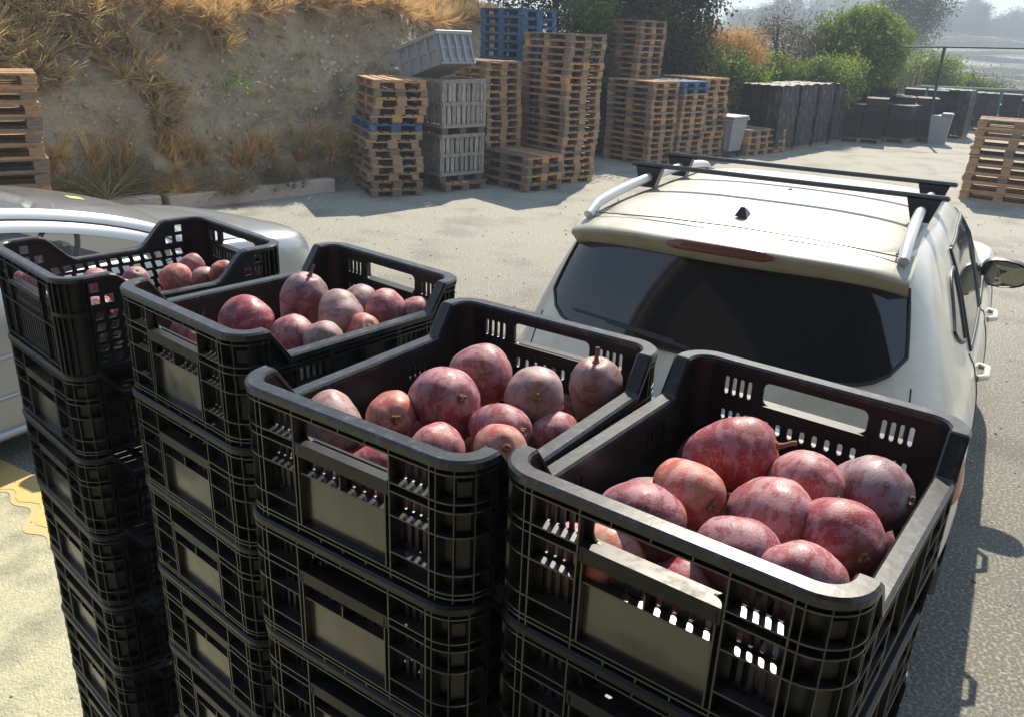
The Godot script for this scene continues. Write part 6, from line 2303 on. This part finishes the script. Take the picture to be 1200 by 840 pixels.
	for k in 16:
		var mb := Mb.new()
		var x := -0.45 + k * 0.06
		mb.tube([Vector3(x, 0, rr.randf_range(-0.15, 0.15)), Vector3(x + rr.randf_range(-0.08, 0.08), rr.randf_range(1.75, 2.1), rr.randf_range(-0.1, 0.1))], 0.016, 6)
		obj("cane", mb, M.reed, canes)
	# scrub on the bank
	var straw := blade_mesh(21, 26, 0.5, 0.008, 0.9)
	var sc := [
		["dry_shrub", "feathery pale grass tuft high on the bank near the pallets", Vector3(-3.40, 0.62, -13.02), 0.55, 46, Vector3(0.46, 0.37, 0.22), Vector3(0.30, 0.24, 0.13), 0.42],
		["dry_shrub", "olive and straw bush at the bank's foot beyond the silver car", Vector3(-5.84, 0.14, -11.36), 1.2, 230, Vector3(0.52, 0.38, 0.17), Vector3(0.20, 0.19, 0.06), 0.66],
		["dry_shrub", "twiggy dry weed standing between the two kerb stones", Vector3(-4.16, 0.12, -12.02), 0.8, 60, Vector3(0.42, 0.32, 0.18), Vector3(0.24, 0.17, 0.09), 0.34],
		["dry_shrub", "greyish low bush behind the kerb, middle of the bank", Vector3(-3.60, 0.12, -12.55), 0.55, 90, Vector3(0.28, 0.25, 0.14), Vector3(0.14, 0.14, 0.06), 0.40],
		["dry_shrub", "golden grass clump behind the gap in the kerb", Vector3(-4.86, 0.12, -11.68), 0.55, 110, Vector3(0.60, 0.38, 0.14), Vector3(0.44, 0.26, 0.09), 0.55],
		["dry_shrub", "small pale tuft at the kerb's end beside the pallets", Vector3(-2.98, 0.1, -13.30), 0.4, 50, Vector3(0.40, 0.33, 0.2), Vector3(0.26, 0.22, 0.13), 0.25]]
	for s in sc:
		var t := thing(s[0], s[1], "dry shrub", s[2])
		var xf := []
		var cols := []
		for k in s[4]:
			var d := Vector3(rr.randfn(), absf(rr.randfn()) * 0.8, rr.randfn())
			var p: Vector3 = Vector3(d.x, d.y * 0.5, d.z) * s[7] * 0.42
			var up := (Vector3(d.x * 0.5, 0.9, d.z * 0.5) + Vector3(rr.randfn(), rr.randfn() * 0.3, rr.randfn()) * 0.35).normalized()
			var x := up.cross(Vector3(rr.randfn(), 0.1, rr.randfn())).normalized()
			var f: float = s[3] * rr.randf_range(0.6, 1.1)
			xf.append(Transform3D(Basis(x, up, x.cross(up)).scaled(Vector3(f, f, f)), p))
			var q: Vector3 = s[5].lerp(s[6], rr.randf()) * rr.randf_range(0.8, 1.15)
			cols.append(Color(q.x, q.y, q.z))
		scatter("blades", straw, xf, cols, M.straw, t)
	plant("weed", "single bright green weed on the bare earth face", "weed", Vector3(-4.30, 1.50, -12.62), [[Vector3(0, 0.14, 0), Vector3(0.05, 0.12, 0.05)], [Vector3(0.05, 0.22, 0.02), Vector3(0.05, 0.06, 0.05)]], 30, 0.5, Vector3(0.22, 0.38, 0.04), Vector3(0.36, 0.5, 0.08), 15, 0.1, "", 0)
	# far slope: single trees on the ridge, then the wood that reads as one mass
	var tr := RandomNumberGenerator.new()
	tr.seed = 31
	var kinds := ["round-crowned hazy tree on the far ridge", "narrow pointed hazy tree on the far ridge", "broad spreading hazy tree on the far ridge"]
	for k in 34:
		var x := 66.0 + k * 4.4 + tr.randf_range(-1.5, 1.5)
		var z := -262.0 + tr.randf_range(-12, 14)
		var kd: int = [0, 1, 2, 0, 2][tr.randi() % 5]
		var h: float = tr.randf_range(5.0, 11.0) * (1.25 if kd == 1 else 1.0)
		var w := h * (0.16 if kd == 1 else (0.36 if kd == 0 else 0.5))
		plant("far_tree", kinds[kd], "tree", Vector3(x, terrain(x, z) - 0.3, z), [[Vector3(0, h * 0.55, 0), Vector3(w, h * 0.42, w)], [Vector3(w * 0.4, h * 0.8, 0), Vector3(w * 0.7, h * 0.24, w * 0.7)]], 300, 4.6, dk0 * 1.3, dk1 * 1.3, 400 + k, h * 0.4, kinds[kd] + "s", 2)
	var xf2 := []
	var c2 := []
	for k in 12000:
		var x := tr.randf_range(60, 240)
		var z := -248.0 - tr.randf() * 26.0
		var sz := tr.randf_range(3.5, 6.5)
		xf2.append(Transform3D(Basis.from_euler(Vector3(tr.randf() * TAU, tr.randf() * TAU, 0)).scaled(Vector3(sz, sz, sz)), Vector3(x, terrain(x, z) + pow(tr.randf(), 1.3) * 4.6, z)))
		var q := dk0.lerp(dk1 * 1.4, tr.randf())
		c2.append(Color(q.x, q.y, q.z))
	scatter("woods", clumps[2], xf2, c2, M.leaf, self, "hazy wood covering the far ridge below the single trees", "wood")
	# orchard rows on the terraces
	var xf3 := []
	var c3 := []
	for k in 11:
		for i in 120:
			var x := 24.0 + i * 1.9 + tr.randf_range(-0.5, 0.5)
			var z := -126.0 - k * 12.0 + 4.0 * sin(x * 0.03 + k) + tr.randf_range(-0.8, 0.8)
			for m in 4:
				var sz := tr.randf_range(1.8, 3.6)
				xf3.append(Transform3D(Basis.from_euler(Vector3(tr.randf() * TAU, tr.randf() * TAU, 0)).scaled(Vector3(sz, sz, sz)), Vector3(x, terrain(x, z) + 0.8 + tr.randf() * 1.2, z + tr.randf_range(-2.5, 2.5))))
				var q := Vector3(0.05, 0.06, 0.035).lerp(Vector3(0.10, 0.11, 0.06), tr.randf())
				c3.append(Color(q.x, q.y, q.z))
	scatter("undergrowth", clumps[2], xf3, c3, M.leaf, self, "rows of low grey-green bushes on the far terraces", "bushes")
